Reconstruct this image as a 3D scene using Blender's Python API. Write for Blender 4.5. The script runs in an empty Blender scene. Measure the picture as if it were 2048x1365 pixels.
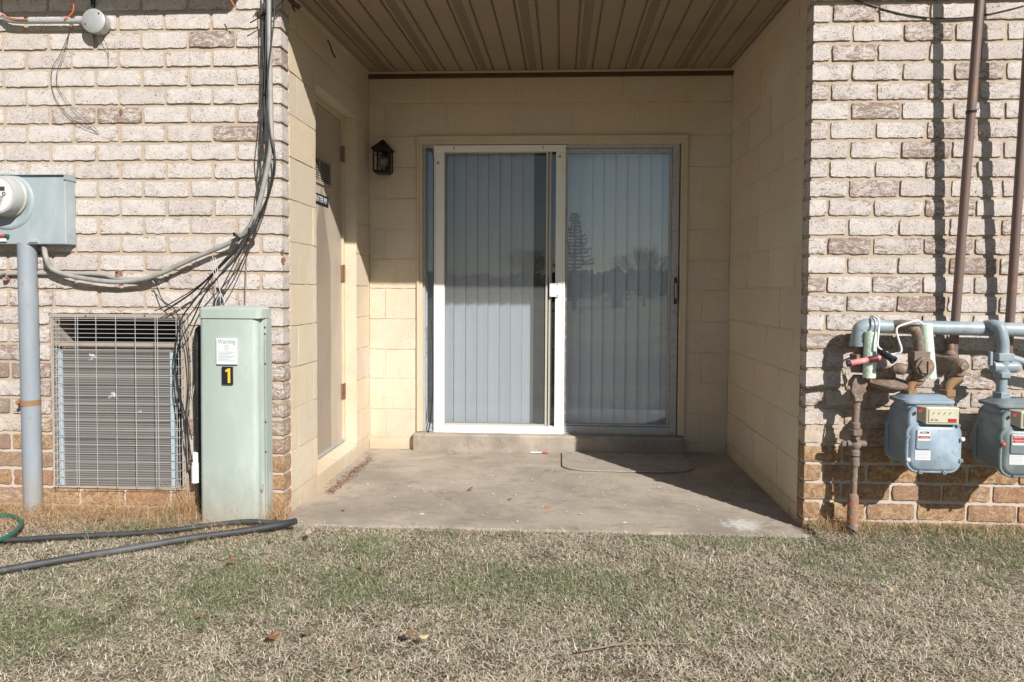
import bpy, math, random
import numpy as np
from mathutils import Vector, Matrix, noise as mnoise
from math import sin, cos, pi, atan2, sqrt, radians
random.seed(7); rng = np.random.default_rng(7)
scene = bpy.context.scene
COL = scene.collection
# ------------------------------------------------------------------ camera
CD, CH, YAW, PITCH, ROLL, PX, PY, FF = 3.2306, 1.0913, .0524, .0377, .0060, 1049.35, 634.257, 1389.48
_cy, _sy, _cp, _sp, _cr, _sr = cos(YAW), sin(YAW), cos(PITCH), sin(PITCH), cos(ROLL), sin(ROLL)
fw = np.array([-_sy*_cp, _cy*_cp, -_sp]); _r0 = np.array([_cy, _sy, 0.]); _u0 = np.cross(_r0, fw)
rt = _cr*_r0 + _sr*_u0; up = -_sr*_r0 + _cr*_u0
CAM = np.array([0, -CD, CH])
cd = bpy.data.cameras.new('camera'); cam = bpy.data.objects.new('camera', cd); COL.objects.link(cam)
cd.sensor_width = 36; cd.lens = FF/2048*36; cd.clip_end = 2000; cd.clip_start = .05
cd.shift_x = (1024-PX)/2048; cd.shift_y = (PY-682.5)/2048
M = Matrix(((rt[0], up[0], -fw[0], 0), (rt[1], up[1], -fw[1], -CD), (rt[2], up[2], -fw[2], CH), (0, 0, 0, 1)))
cam.matrix_world = M
scene.camera = cam
# ------------------------------------------------------------------ light
SD = Vector((-.715, 1, -.826)).normalized()      # direction the sunlight travels
EL = math.asin(-SD.z); ROT = atan2(-SD.x, -SD.y)
w = bpy.data.worlds.new('World'); scene.world = w; w.use_nodes = True
nt = w.node_tree; sky = nt.nodes.new('ShaderNodeTexSky'); sky.sky_type = 'NISHITA'; sky.sun_disc = False
sky.sun_elevation = EL; sky.sun_rotation = ROT; sky.air_density = 1.0; sky.dust_density = .4; sky.ozone_density = 1.2
nt.links.new(sky.outputs[0], nt.nodes['Background'].inputs[0]); nt.nodes['Background'].inputs[1].default_value = .05
sl = bpy.data.lights.new('sun', 'SUN'); sl.energy = 5.0; sl.angle = radians(.53); sl.color = (1, .97, .915)
so = bpy.data.objects.new('sun', sl); COL.objects.link(so); so.rotation_euler = SD.to_track_quat('-Z', 'Y').to_euler()
so.location = (6, -9, 9)
scene.view_settings.view_transform = 'Standard'; scene.view_settings.look = 'None'
scene.view_settings.exposure = .36; scene.view_settings.gamma = 1
scene.render.resolution_x = 1024; scene.render.resolution_y = 682
# ------------------------------------------------------------------ pixel -> point helpers (photo is 2048 x 1365)
def ray(x, y): return fw + rt*(x-PX)/FF - up*(y-PY)/FF
def at(x, y, Y): d = ray(x, y); return CAM + d*((Y-CAM[1])/d[1])
def atZ(x, y, Z): d = ray(x, y); return CAM + d*((Z-CAM[2])/d[2])
def atX(x, y, X): d = ray(x, y); return CAM + d*((X-CAM[0])/d[0])
def line(pts, Y):
    if not hasattr(Y, '__len__'): Y = [Y]*len(pts)
    return [at(p[0], p[1], yy) for p, yy in zip(pts, Y)]
# ------------------------------------------------------------------ materials
def new_mat(name):
    m = bpy.data.materials.new(name); m.use_nodes = True
    return m, m.node_tree, m.node_tree.nodes['Principled BSDF']
class N:
    def __init__(s, nt): s.nt = nt
    def node(s, t, **k):
        n = s.nt.nodes.new(t)
        for a, v in k.items():
            if a in ('operation', 'blend_type', 'data_type', 'noise_dimensions', 'feature', 'wave_type', 'bands_direction', 'interpolation_type', 'attribute_name', 'offset', 'vector_type'): setattr(n, a, v)
        return n
    def put(s, sock, v):
        if v is None: return
        if isinstance(v, bpy.types.NodeSocket): s.nt.links.new(v, sock)
        else:
            if hasattr(sock.default_value, '__len__') and not hasattr(v, '__len__'): v = (v,)*len(sock.default_value)
            if hasattr(v, '__len__') and len(v) == 3 and len(sock.default_value) == 4: v = (*v, 1)
            sock.default_value = v
    def m(s, op, a, b=None, c=None, clamp=False):
        n = s.node('ShaderNodeMath', operation=op); n.use_clamp = clamp
        s.put(n.inputs[0], a)
        if b is not None: s.put(n.inputs[1], b)
        if c is not None: s.put(n.inputs[2], c)
        return n.outputs[0]
    def mix(s, f, a, b, bt='MIX'):
        n = s.node('ShaderNodeMix', data_type='RGBA', blend_type=bt); n.clamp_factor = True
        s.put(n.inputs[0], f); s.put(n.inputs[6], a); s.put(n.inputs[7], b); return n.outputs[2]
    def step(s, v, lo, hi, o0=0., o1=1.):
        n = s.node('ShaderNodeMapRange', interpolation_type='SMOOTHSTEP'); s.put(n.inputs[0], v)
        n.inputs[1].default_value = lo; n.inputs[2].default_value = hi; n.inputs[3].default_value = o0; n.inputs[4].default_value = o1
        return n.outputs[0]
    def noise(s, vec, scale, detail=4, rough=.55, dist=0., w=None):
        n = s.node('ShaderNodeTexNoise'); s.put(n.inputs['Vector'], vec)
        if w is not None: n.noise_dimensions = '4D'; s.put(n.inputs['W'], w)
        n.inputs['Scale'].default_value = scale; n.inputs['Detail'].default_value = detail
        n.inputs['Roughness'].default_value = rough; n.inputs['Distortion'].default_value = dist
        return n.outputs[0]
    def mapping(s, vec, sc=(1, 1, 1), rot=(0, 0, 0), loc=(0, 0, 0)):
        n = s.node('ShaderNodeMapping'); s.put(n.inputs[0], vec); n.inputs['Scale'].default_value = sc
        n.inputs['Rotation'].default_value = rot; n.inputs['Location'].default_value = loc; return n.outputs[0]
    def pos(s): return s.node('ShaderNodeNewGeometry').outputs['Position']
    def obj(s): return s.node('ShaderNodeTexCoord').outputs['Object']
    def xyz(s, v): n = s.node('ShaderNodeSeparateXYZ'); s.put(n.inputs[0], v); return n.outputs
    def attr(s, name): return s.node('ShaderNodeAttribute', attribute_name=name)
    def bump(s, h, strength, dist=.001, normal=None):
        n = s.node('ShaderNodeBump'); s.put(n.inputs['Height'], h); n.inputs['Strength'].default_value = strength
        n.inputs['Distance'].default_value = dist
        if normal is not None: s.put(n.inputs['Normal'], normal)
        return n.outputs[0]
def wm(name, base, rough=.6, metal=0., c2=None, sc=14., lo=.5, hi=.62, c3=None, sc3=60., lo3=.6, hi3=.66, bump=.3, bsc=180., bd=.0006, var=.12, stretch=(1, 1, 1), spec=.5, dirt=0.):
    """painted or worn surface: base, large blotches of c2, small chips of c3"""
    mt, nt_, P = new_mat(name); n = N(nt_); v = n.mapping(n.obj(), stretch)
    col = n.mix(n.m('MULTIPLY', n.noise(v, 6., 5), var*2), base, tuple(x*.55 for x in base))
    if c2: col = n.mix(n.step(n.noise(v, sc, 6, .62, .3), lo, hi), col, c2)
    if c3: col = n.mix(n.step(n.noise(v, sc3, 4, .6, .2), lo3, hi3), col, c3)
    if dirt:
        zz = n.xyz(n.pos())[2]; col = n.mix(n.m('MULTIPLY', n.step(n.m('ADD', zz, n.m('MULTIPLY', n.noise(v, 14., 5, .7), .35)), .18, .46, 1., 0.), dirt), col, (.33, .25, .17))
        sc_ = n.m('ABSOLUTE', n.m('SUBTRACT', n.noise(n.mapping(n.obj(), (1, 1, .5), (0, .5, 0)), 7., 3, .5, 1.8), .5)); col = n.mix(n.m('MULTIPLY', n.m('MULTIPLY', n.step(sc_, 0., .008, 1., 0.), n.step(n.noise(v, 5., 2), .48, .6)), .5), col, tuple(x*.5 for x in base))
    n.put(P.inputs['Base Color'], col); P.inputs['Metallic'].default_value = metal
    n.put(P.inputs['Roughness'], n.m('ADD', rough-.08, n.m('MULTIPLY', n.noise(v, 30., 3), .16)))
    P.inputs['Specular IOR Level'].default_value = spec
    if bump: n.put(P.inputs['Normal'], n.bump(n.noise(v, bsc, 4, .6), bump, bd))
    return mt
# brick: rnd / whitewash / orange are stored per brick in the attribute "brick"
def brick_material():
    mt, nt_, P = new_mat('whitewashed_brick'); n = N(nt_)
    a = n.attr('brick'); s = n.node('ShaderNodeSeparateColor'); n.put(s.inputs[0], a.outputs['Color'])
    r, g, b = s.outputs; p = n.pos(); W = n.m('MULTIPLY', r, 37.)
    red = n.mix(n.noise(p, 22., 5, .6, .2, w=W), (.34, .23, .185), (.48, .355, .29))
    org = n.mix(n.step(n.noise(p, 34., 8, .74, 1.2, w=W), .40, .60), (.33, .175, .085), (.68, .46, .25))
    org = n.mix(n.m('MULTIPLY', n.step(n.m('FRACT', n.m('MULTIPLY', r, 7.3)), .35, .95), .5), org, (.44, .21, .12))
    body = n.mix(b, red, org)
    body = n.mix(n.m('MULTIPLY', n.step(n.noise(p, 210., 3, .7), .50, .62), n.m('SUBTRACT', .55, n.m('MULTIPLY', b, .3))), body, (.13, .09, .07))
    q = n.mapping(p, (1., 1., 2.4), (0, radians(38), 0)); q2 = n.mapping(p, (1., 1., 2.0), (0, radians(-44), 0))
    n1 = n.noise(q, 19., 9, .78, 1.3, w=W); n2 = n.noise(q2, 27., 8, .76, 1.0, w=n.m('ADD', W, 9.))
    nn = n.m('MAXIMUM', n1, n.m('MULTIPLY', n2, .95))
    edge = n.m('MULTIPLY', n.m('SUBTRACT', 1., a.outputs['Alpha']), n.step(n.noise(p, 26., 4, .7, .5), .36, .62))
    thr = n.m('ADD', n.m('SUBTRACT', .80, n.m('MULTIPLY', g, .44)), n.m('MULTIPLY', edge, .06))
    mask = n.step(n.m('SUBTRACT', nn, thr), -.05, .045)
    white = n.mix(n.noise(p, 14., 5, .7, w=W), (.93, .87, .82), (.72, .64, .595))
    white = n.mix(n.m('MULTIPLY', n.step(n.m('FRACT', n.m('MULTIPLY', r, 11.7)), .45, 1.), .28), white, (.56, .44, .40))
    white = n.mix(n.m('MULTIPLY', b, .9), white, n.mix(.5, white, (.60, .42, .20)))
    col = n.mix(n.m('MULTIPLY', mask, .93), body, white)
    # clustered fine veins and pits, as in the sanded face
    cl = n.step(n.noise(p, 16., 4, .6, .5, w=n.m('ADD', W, 5.)), .38, .62, .25, 1.)
    v1 = n.m('ABSOLUTE', n.m('SUBTRACT', n.noise(q, 62., 5, .75, 2.2, w=W), .5)); v2 = n.m('ABSOLUTE', n.m('SUBTRACT', n.noise(p, 120., 4, .75, 1.5, w=W), .5))
    vv = n.m('MAXIMUM', n.step(v1, .0, .03, 1., 0.), n.m('MULTIPLY', n.step(v2, .0, .03, 1., 0.), .8))
    col = n.mix(n.m('MULTIPLY', n.m('MULTIPLY', vv, cl), .70), col, (.34, .25, .215))
    col = n.mix(n.m('MULTIPLY', n.m('MULTIPLY', n.step(n.noise(p, 170., 2, .5), .56, .64), cl), .85), col, (.16, .115, .10))
    col = n.mix(n.m('MULTIPLY', n.step(n.noise(p, 3.1, 5, .65), .52, .72), .15), col, (.34, .28, .23))
    col = n.mix(n.m('MULTIPLY', n.step(n.noise(p, 11., 3, .6, .0, w=n.m('ADD', W, 3.)), .735, .75), .9), col, (.36, .12, .07))
    n.put(P.inputs['Base Color'], col); P.inputs['Roughness'].default_value = .92; P.inputs['Specular IOR Level'].default_value = .15
    h = n.m('ADD', n.m('MULTIPLY', mask, .4), n.m('ADD', n.m('MULTIPLY', n1, 1.3), n.m('MULTIPLY', n.noise(p, 150., 6, .75, .6, w=W), .9)))
    h = n.m('SUBTRACT', h, n.m('MULTIPLY', vv, .35))
    n.put(P.inputs['Normal'], n.bump(h, .8, .0030)); return mt
def paint_block_material():
    mt, nt_, P = new_mat('cream_painted_block'); n = N(nt_); p = n.pos()
    a = n.attr('brick'); s = n.node('ShaderNodeSeparateColor'); n.put(s.inputs[0], a.outputs['Color'])
    col = n.mix(s.outputs[0], (.64, .53, .385), (.59, .50, .395))
    col = n.mix(n.m('MULTIPLY', n.step(n.noise(p, 1.7, 4), .45, .68), .55), col, (.66, .61, .50))
    st = n.noise(n.mapping(p, (9, 9, 1.1)), 2.4, 4, .6)
    col = n.mix(n.m('MULTIPLY', n.step(st, .55, .72), .28), col, (.52, .42, .28))
    z = n.xyz(p)[2]
    dirt = n.m('MULTIPLY', n.step(n.m('ADD', z, n.m('MULTIPLY', n.noise(p, 9., 5), .22)), .10, .27, 1., 0.), .45)
    col = n.mix(dirt, col, (.42, .31, .20))
    col = n.mix(n.m('MULTIPLY', n.step(n.noise(p, 60., 4, .65), .655, .69), .75), col, (.28, .22, .15))
    col = n.mix(n.m('MULTIPLY', n.step(n.noise(n.mapping(p, (1, 1, 1)), 21., 7, .7, 1.4), .70, .73), .5), col, (.40, .33, .22))
    n.put(P.inputs['Base Color'], col); P.inputs['Roughness'].default_value = .62; P.inputs['Specular IOR Level'].default_value = .3
    h = n.m('ADD', n.noise(p, 120., 5, .6), n.m('MULTIPLY', n.noise(p, 22., 4), 1.2))
    h = n.m('SUBTRACT', h, n.m('MULTIPLY', n.step(n.noise(p, 130., 3, .6), .60, .68), 1.4))
    n.put(P.inputs['Normal'], n.bump(h, .65, .0022)); return mt
def mortar_material():
    mt, nt_, P = new_mat('sandy_mortar'); n = N(nt_); p = n.pos()
    col = n.mix(n.noise(p, 7., 4), (.50, .41, .315), (.38, .305, .23))
    col = n.mix(n.m('MULTIPLY', n.step(n.noise(p, 380., 2), .58, .66), .4), col, (.25, .19, .14))
    z = n.xyz(p)[2]; col = n.mix(n.step(z, .30, .62, 1., 0.), col, (.50, .44, .38))
    n.put(P.inputs['Base Color'], col); P.inputs['Roughness'].default_value = .95
    n.put(P.inputs['Normal'], n.bump(n.noise(p, 300., 5, .7), .6, .0012)); return mt
def concrete_material(name, spots=()):
    mt, nt_, P = new_mat(name); n = N(nt_); p = n.pos()
    col = n.mix(n.step(n.noise(p, 2.2, 6, .62, .4), .35, .66), (.455, .39, .32), (.31, .265, .22))
    col = n.mix(n.m('MULTIPLY', n.step(n.noise(n.mapping(p, (1, 2.4, 1)), 5.5, 6, .65, .8), .52, .66), .45), col, (.22, .185, .15))
    col = n.mix(n.m('MULTIPLY', n.step(n.noise(p, 3.1, 4, .6), .56, .72), .5), col, (.56, .48, .38))
    col = n.mix(n.m('MULTIPLY', n.step(n.noise(p, 200., 4, .75), .48, .62), .5), col, (.17, .145, .125))
    ck = n.m('ABSOLUTE', n.m('SUBTRACT', n.noise(n.mapping(p, (1, 1.5, 1)), 1.3, 7, .6, .6), .5))
    col = n.mix(n.m('MULTIPLY', n.m('MULTIPLY', n.step(ck, .0, .006, 1., 0.), n.step(n.noise(p, 1.9, 2), .5, .6)), .55), col, (.12, .10, .085))
    col = n.mix(n.m('MULTIPLY', n.step(n.noise(n.mapping(p, (1, 1.8, 1)), 13., 7, .72, .6), .54, .66), .4), col, (.20, .17, .145))
    chips = n.step(n.noise(n.mapping(p, (1, 2.2, 1), (0, 0, .5)), 34., 5, .66, .5), .715, .74)
    col = n.mix(n.m('MULTIPLY', chips, .75), col, (.72, .70, .68))
    for (cx, cy, rad, c, k) in spots:
        v = n.node('ShaderNodeVectorMath', operation='DISTANCE'); n.put(v.inputs[0], n.mapping(p, (1, 1, 0))); v.inputs[1].default_value = (cx, cy, 0)
        dd = n.m('ADD', v.outputs['Value'], n.m('MULTIPLY', n.m('SUBTRACT', n.noise(p, 28., 5, .7), .5), rad*2.6))
        col = n.mix(n.m('MULTIPLY', n.step(dd, rad*.2, rad, 1., 0.), k), col, c)
    n.put(P.inputs['Base Color'], col); P.inputs['Roughness'].default_value = .88; P.inputs['Specular IOR Level'].default_value = .3
    n.put(P.inputs['Normal'], n.bump(n.m('ADD', n.noise(p, 260., 4, .65), n.m('MULTIPLY', n.noise(p, 9., 4), 2.)), .5, .0014)); return mt
def blade_material(name, tan, tan2, grn):
    mt, nt_, P = new_mat(name); n = N(nt_); a = n.attr('blade'); s = n.node('ShaderNodeSeparateColor'); n.put(s.inputs[0], a.outputs['Color'])
    col = n.mix(s.outputs[1], tan, tan2); g = n.mix(s.outputs[1], grn, tuple(x*1.9 for x in grn))
    n.put(P.inputs['Base Color'], n.mix(s.outputs[0], col, g)); P.inputs['Roughness'].default_value = .75
    P.inputs['Specular IOR Level'].default_value = .25
    tr = n.node('ShaderNodeBsdfTranslucent'); n.put(tr.inputs[0], n.mix(s.outputs[0], col, g))
    mx = n.node('ShaderNodeMixShader'); mx.inputs[0].default_value = .22
    o = nt_.nodes['Material Output']; n.put(mx.inputs[1], P.outputs[0]); n.put(mx.inputs[2], tr.outputs[0]); n.put(o.inputs[0], mx.outputs[0]); return mt
def glass_material(name, tint=(.90, .945, .965), refl=3.2):
    mt, nt_, P = new_mat(name); n = N(nt_); nt_.nodes.remove(P)
    tr = n.node('ShaderNodeBsdfTransparent'); tr.inputs[0].default_value = (*tint, 1)
    gl = n.node('ShaderNodeBsdfGlossy'); gl.inputs['Roughness'].default_value = .0; gl.inputs[0].default_value = (.86, .94, 1, 1)
    g_ = n.node('ShaderNodeNewGeometry'); dv = n.node('ShaderNodeVectorMath', operation='DOT_PRODUCT'); n.put(dv.inputs[0], g_.outputs['Normal']); n.put(dv.inputs[1], g_.outputs['Incoming'])
    f = n.m('MULTIPLY', n.m('ADD', .04, n.m('MULTIPLY', n.m('POWER', n.m('SUBTRACT', 1., n.m('ABSOLUTE', dv.outputs['Value'])), 5.), .96)), refl, clamp=True)
    di = n.node('ShaderNodeBsdfDiffuse'); di.inputs[0].default_value = (.6, .62, .62, 1)
    dm = n.node('ShaderNodeMixShader'); n.put(dm.inputs[0], n.m('MULTIPLY', n.step(n.noise(n.mapping(n.pos(), (1, 1, .35)), 7., 6, .7, .8), .5, .9), .10)); n.put(dm.inputs[1], tr.outputs[0]); n.put(dm.inputs[2], di.outputs[0])
    mx = n.node('ShaderNodeMixShader'); n.put(mx.inputs[0], f); n.put(mx.inputs[1], dm.outputs[0]); n.put(mx.inputs[2], gl.outputs[0])
    n.put(nt_.nodes['Material Output'].inputs[0], mx.outputs[0]); return mt
def screen_material():
    mt, nt_, P = new_mat('insect_screen_mesh'); n = N(nt_)
    P.inputs['Base Color'].default_value = (.22, .22, .22, 1); P.inputs['Roughness'].default_value = .7
    tr = n.node('ShaderNodeBsdfTransparent'); mx = n.node('ShaderNodeMixShader')
    x = n.xyz(n.pos()); wv = n.m('MULTIPLY', n.m('SINE', n.m('MULTIPLY', x[2], 520.)), .03)
    d = n.m('ADD', .24, n.m('ADD', wv, n.m('MULTIPLY', n.noise(n.pos(), 3.5, 4), .10)))
    n.put(mx.inputs[0], d); n.put(mx.inputs[1], tr.outputs[0]); n.put(mx.inputs[2], P.outputs[0])
    n.put(nt_.nodes['Material Output'].inputs[0], mx.outputs[0]); return mt
MT = {}
MT['brick'] = brick_material(); MT['block'] = paint_block_material(); MT['mortar'] = mortar_material()
_r1 = atZ(1090, 1016, 0); _r2 = atZ(1485, 1050, 0); _r3 = atZ(1400, 1018, 0); _r4 = atZ(845, 1028, 0); _r5 = atZ(1250, 1046, 0); _r6 = atZ(700, 985, 0)
MT['concrete'] = concrete_material('patio_concrete', [(_r1[0], _r1[1], .04, (.42, .2, .09), .85), (_r2[0], _r2[1], .11, (.66, .64, .60), .75), (_r4[0], _r4[1], .02, (.75, .74, .72), .9), (_r5[0], _r5[1], .015, (.75, .74, .72), .9), (_r6[0]-.2, _r6[1], .25, (.46, .37, .27), .5)])
MT['stepc'] = concrete_material('doorstep_concrete')
MT['trim'] = wm('cream_trim_paint', (.61, .51, .37), .5, c2=(.52, .43, .31), sc=9, lo=.5, hi=.75, bump=.25, bsc=60)
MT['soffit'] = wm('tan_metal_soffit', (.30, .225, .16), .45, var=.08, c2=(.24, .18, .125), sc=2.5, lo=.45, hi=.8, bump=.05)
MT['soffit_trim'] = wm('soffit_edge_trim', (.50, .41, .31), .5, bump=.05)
MT['redwood'] = wm('red_brown_board', (.10, .035, .02), .6, c2=(.06, .03, .02), sc=12)
MT['fascia'] = wm('white_fascia', (.7, .68, .64), .6)
MT['upper'] = wm('upper_wall', (.55, .47, .42), .9, bump=.3, bsc=40)
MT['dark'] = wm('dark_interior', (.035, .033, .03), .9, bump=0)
MT['alu'] = wm('weathered_aluminium', (.46, .47, .47), .55, .35, c2=(.30, .30, .30), sc=40, lo=.5, hi=.7, c3=(.62, .62, .62), sc3=150, bump=.2)
MT['whiteframe'] = wm('white_aluminium_frame', (.84, .83, .79), .4, var=.04, c3=(.45, .40, .33), sc3=26, lo3=.70, hi3=.74, bump=.08)
MT['beigeframe'] = wm('beige_screen_frame', (.52, .50, .44), .5, .2, var=.1)
MT['blackrub'] = wm('black_rubber', (.02, .02, .02), .5, bump=.1, c2=(.035, .035, .038))
MT['slat'] = wm('white_vinyl_slat', (.70, .72, .77), .55, var=.02, bump=.05)
MT['glass'] = glass_material('door_glass'); MT['screen'] = screen_material()
MT['copper'] = wm('copper_hinge', (.30, .175, .11), .45, .5, c2=(.22, .12, .08), sc=30)
MT['rust'] = wm('rusty_brown_pipe', (.215, .165, .135), .75, .1, c2=(.25, .145, .09), sc=26, lo=.5, hi=.62, c3=(.36, .28, .23), sc3=60, lo3=.55, hi3=.66, bump=.5, bsc=150, bd=.001)
MT['rustred'] = wm('red_rusted_iron', (.25, .17, .135), .8, .1, c2=(.33, .14, .075), sc=22, lo=.46, hi=.56, c3=(.40, .33, .28), sc3=50, lo3=.55, hi3=.63, bump=.6, bd=.0015)
MT['rustorange'] = wm('orange_rust_fitting', (.27, .18, .10), .8, .1, c2=(.36, .17, .07), sc=35, lo=.45, hi=.6, bump=.5, bd=.001)
MT['brownpipe'] = wm('brown_painted_pipe', (.20, .135, .115), .5, .15, c2=(.30, .22, .19), sc=12, lo=.5, hi=.8, c3=(.33, .15, .08), sc3=45, lo3=.62, hi3=.68, bump=.2, stretch=(1, 1, .3))
MT['bluepipe'] = wm('blue_grey_pipe_paint', (.27, .325, .36), .45, c2=(.34, .39, .42), sc=10, lo=.45, hi=.7, c3=(.22, .15, .12), sc3=50, lo3=.66, hi3=.70, bump=.25, bsc=90)
MT['meterblue'] = wm('blue_grey_meter_paint', (.25, .325, .40), .45, c2=(.32, .395, .46), sc=8, lo=.45, hi=.65, c3=(.20, .18, .16), sc3=60, lo3=.655, hi3=.69, bump=.25, bsc=220)
MT['metergreen'] = wm('green_grey_meter_paint', (.18, .22, .225), .45, c2=(.28, .32, .325), sc=8, lo=.45, hi=.65, c3=(.17, .14, .12), sc3=60, lo3=.655, hi3=.69, bump=.25, bsc=220)
MT['index'] = wm('yellowed_index_housing', (.50, .46, .34), .35, c2=(.40, .36, .26), sc=12, bump=.1)
MT['indexface'] = wm('index_window', (.60, .57, .44), .3, c2=(.52, .48, .36), sc=20, bump=0)
MT['dial'] = wm('dial_marking', (.06, .06, .06), .6, bump=0)
MT['label'] = wm('white_label', (.66, .66, .67), .5, var=.02, bump=0)
MT['labelgrey'] = wm('faded_print', (.34, .42, .43), .6, bump=0)
MT['labelred'] = wm('red_print', (.42, .03, .03), .5, bump=0)
MT['whitecap'] = wm('white_seal_cap', (.88, .88, .87), .4, bump=0)
MT['redcap'] = wm('red_seal_cap', (.55, .09, .08), .4, bump=0)
MT['screw'] = wm('steel_screw', (.35, .35, .34), .4, .7, bump=0)
MT['pedestal'] = wm('pale_green_pedestal_paint', (.40, .465, .42), .5, var=.12, c2=(.48, .545, .50), sc=3.5, lo=.4, hi=.7, c3=(.37, .44, .40), sc3=11, lo3=.58, hi3=.68, bump=.5, bsc=9, bd=.006, stretch=(1, 1, .4), dirt=.55)
MT['pedestaldark'] = wm('pedestal_side_paint', (.36, .42, .39), .5, c2=(.45, .51, .48), sc=9, bump=.1, stretch=(1, 1, .3), dirt=.5)
MT['elecbox'] = wm('blue_grey_box_paint', (.33, .385, .41), .5, var=.1, c2=(.40, .445, .465), sc=6, lo=.45, hi=.7, c3=(.36, .36, .33), sc3=30, lo3=.66, hi3=.72, bump=.15, stretch=(1, 1, .45))
MT['conduit'] = wm('grey_blue_conduit_paint', (.27, .305, .345), .5, var=.08, c2=(.34, .375, .40), sc=7, lo=.45, hi=.75, c3=(.30, .24, .20), sc3=38, lo3=.64, hi3=.67, bump=.2, stretch=(1, 1, .3), dirt=.5)
MT['galv'] = wm('grey_galvanised', (.46, .47, .46), .5, .3, c2=(.38, .38, .37), sc=20, bump=.15)
MT['metering'] = wm('meter_dome', (.42, .42, .40), .3, var=.04, bump=0)
MT['meterface'] = wm('meter_face', (.64, .64, .64), .45, var=.03, bump=0)
MT['lcd'] = wm('display_strip', (.055, .065, .055), .25, bump=0)
MT['greycable'] = wm('grey_cable_sheath', (.34, .33, .31), .6, c2=(.27, .26, .245), sc=10, bump=.1)
MT['blackcable'] = wm('black_cable_sheath', (.018, .019, .02), .42, c2=(.05, .05, .05), sc=8, bump=.05)
MT['whitewire'] = wm('pale_wire', (.5, .5, .47), .6, bump=0)
MT['orangewire'] = wm('orange_wire', (.70, .13, .03), .5, bump=0)
MT['acsleeve'] = wm('beige_sleeve', (.40, .33, .27), .6, c2=(.33, .26, .21), sc=9, bump=.15)
MT['acblue'] = wm('pale_blue_bracket', (.42, .49, .54), .55, bump=.1)
MT['wire'] = wm('pale_coated_wire', (.47, .46, .44), .5, c3=(.35, .2, .12), sc3=25, lo3=.72, hi3=.76, bump=0)
def coil_material():
    mt, nt_, P = new_mat('condenser_coil'); n = N(nt_); p = n.pos(); x = n.xyz(p)
    fin = n.m('MULTIPLY', n.m('ADD', n.m('SINE', n.m('MULTIPLY', x[2], 2*pi/.0115)), 1.), .5)
    fx = n.m('MULTIPLY', n.m('ADD', n.m('SINE', n.m('MULTIPLY', x[0], 2*pi/.004)), 1.), .5)
    col = n.mix(fin, (.13, .12, .115), (.235, .22, .21))
    col = n.mix(n.m('MULTIPLY', fx, .25), col, (.14, .13, .12))
    col = n.mix(n.step(n.noise(p, 9., 6, .7), .66, .70), col, (.72, .71, .68))
    col = n.mix(n.m('MULTIPLY', n.step(n.noise(p, 5., 5), .5, .7), .5), col, (.20, .17, .14))
    n.put(P.inputs['Base Color'], col); P.inputs['Roughness'].default_value = .7; P.inputs['Metallic'].default_value = .1
    n.put(P.inputs['Normal'], n.bump(fin, .7, .003)); return mt
MT['coil'] = coil_material()
MT['leaf'] = wm('dry_brown_leaf', (.25, .15, .09), .7, c2=(.16, .095, .06), sc=60, bump=.2)
MT['leafpale'] = wm('pale_dead_leaf', (.50, .40, .25), .7, c2=(.38, .27, .16), sc=60, bump=.2)
MT['leafred'] = wm('red_brown_leaf', (.27, .115, .06), .6, bump=.2)
MT['twig'] = wm('dry_twig', (.30, .215, .155), .8)
MT['greenhose'] = wm('green_hose', (.02, .13, .09), .4, bump=.05)
MT['greyhose'] = wm('grey_rubber_hose', (.045, .047, .05), .6, var=.2, c2=(.10, .10, .105), sc=5, lo=.45, hi=.7, c3=(.2, .19, .17), sc3=50, lo3=.66, hi3=.72, bump=.35, stretch=(.3, 1, 1))
MT['mat'] = wm('grey_rubber_mat', (.39, .335, .28), .85, c2=(.29, .25, .21), sc=10, c3=(.13, .12, .10), sc3=80, bump=.8, bsc=400, bd=.002)
MT['lantern'] = wm('dark_copper_lantern', (.030, .016, .012), .45, .4, c2=(.02, .016, .014), sc=25)
MT['bulb'] = wm('frosted_bulb', (.17, .16, .14), .4, bump=0)
MT['door'] = None
def door_material():
    mt, nt_, P = new_mat('taupe_steel_door'); n = N(nt_); p = n.pos(); x = n.xyz(p)
    col = n.mix(n.step(n.noise(n.mapping(p, (1, 1, .5)), 5., 5), .35, .7), (.47, .395, .315), (.40, .33, .265))
    # darker band, narrowing to a rounded top
    yy = n.m('ABSOLUTE', n.m('SUBTRACT', n.m('ADD', x[1], n.m('MULTIPLY', n.noise(p, 4., 3), .03)), .80))
    edge = n.m('SUBTRACT', .155, n.m('MULTIPLY', n.m('MAXIMUM', n.m('SUBTRACT', x[2], 1.25), 0.), .33))
    msk = n.step(n.m('SUBTRACT', edge, yy), -.006, .014)
    col = n.mix(n.m('MULTIPLY', msk, .62), col, (.20, .155, .12))
    n.put(P.inputs['Base Color'], col); P.inputs['Roughness'].default_value = .5
    n.put(P.inputs['Normal'], n.bump(n.noise(p, 90., 4), .15, .0005)); return mt
MT['door'] = door_material()
MT['yellow'] = wm('yellow_numeral', (.80, .52, .03), .5, bump=0)
MT['blacklabel'] = wm('black_label', (.012, .012, .025), .5, bump=0)
MT['pink'] = wm('faded_red_handle', (.66, .22, .21), .45, var=.05, c2=(.80, .38, .36), sc=22, bump=.1)
MT['maroon'] = wm('maroon_grip', (.12, .02, .03), .5, bump=.1)
def fuzz_material():
    mt, nt_, P = new_mat('pale_green_nap'); n = N(nt_); p = n.obj()
    n.put(P.inputs['Base Color'], n.mix(n.noise(p, 90., 3), (.62, .75, .64), (.80, .86, .76))); P.inputs['Roughness'].default_value = 1
    P.inputs['Sheen Weight'].default_value = .3
    return mt
MT['fuzz'] = fuzz_material()
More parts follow.
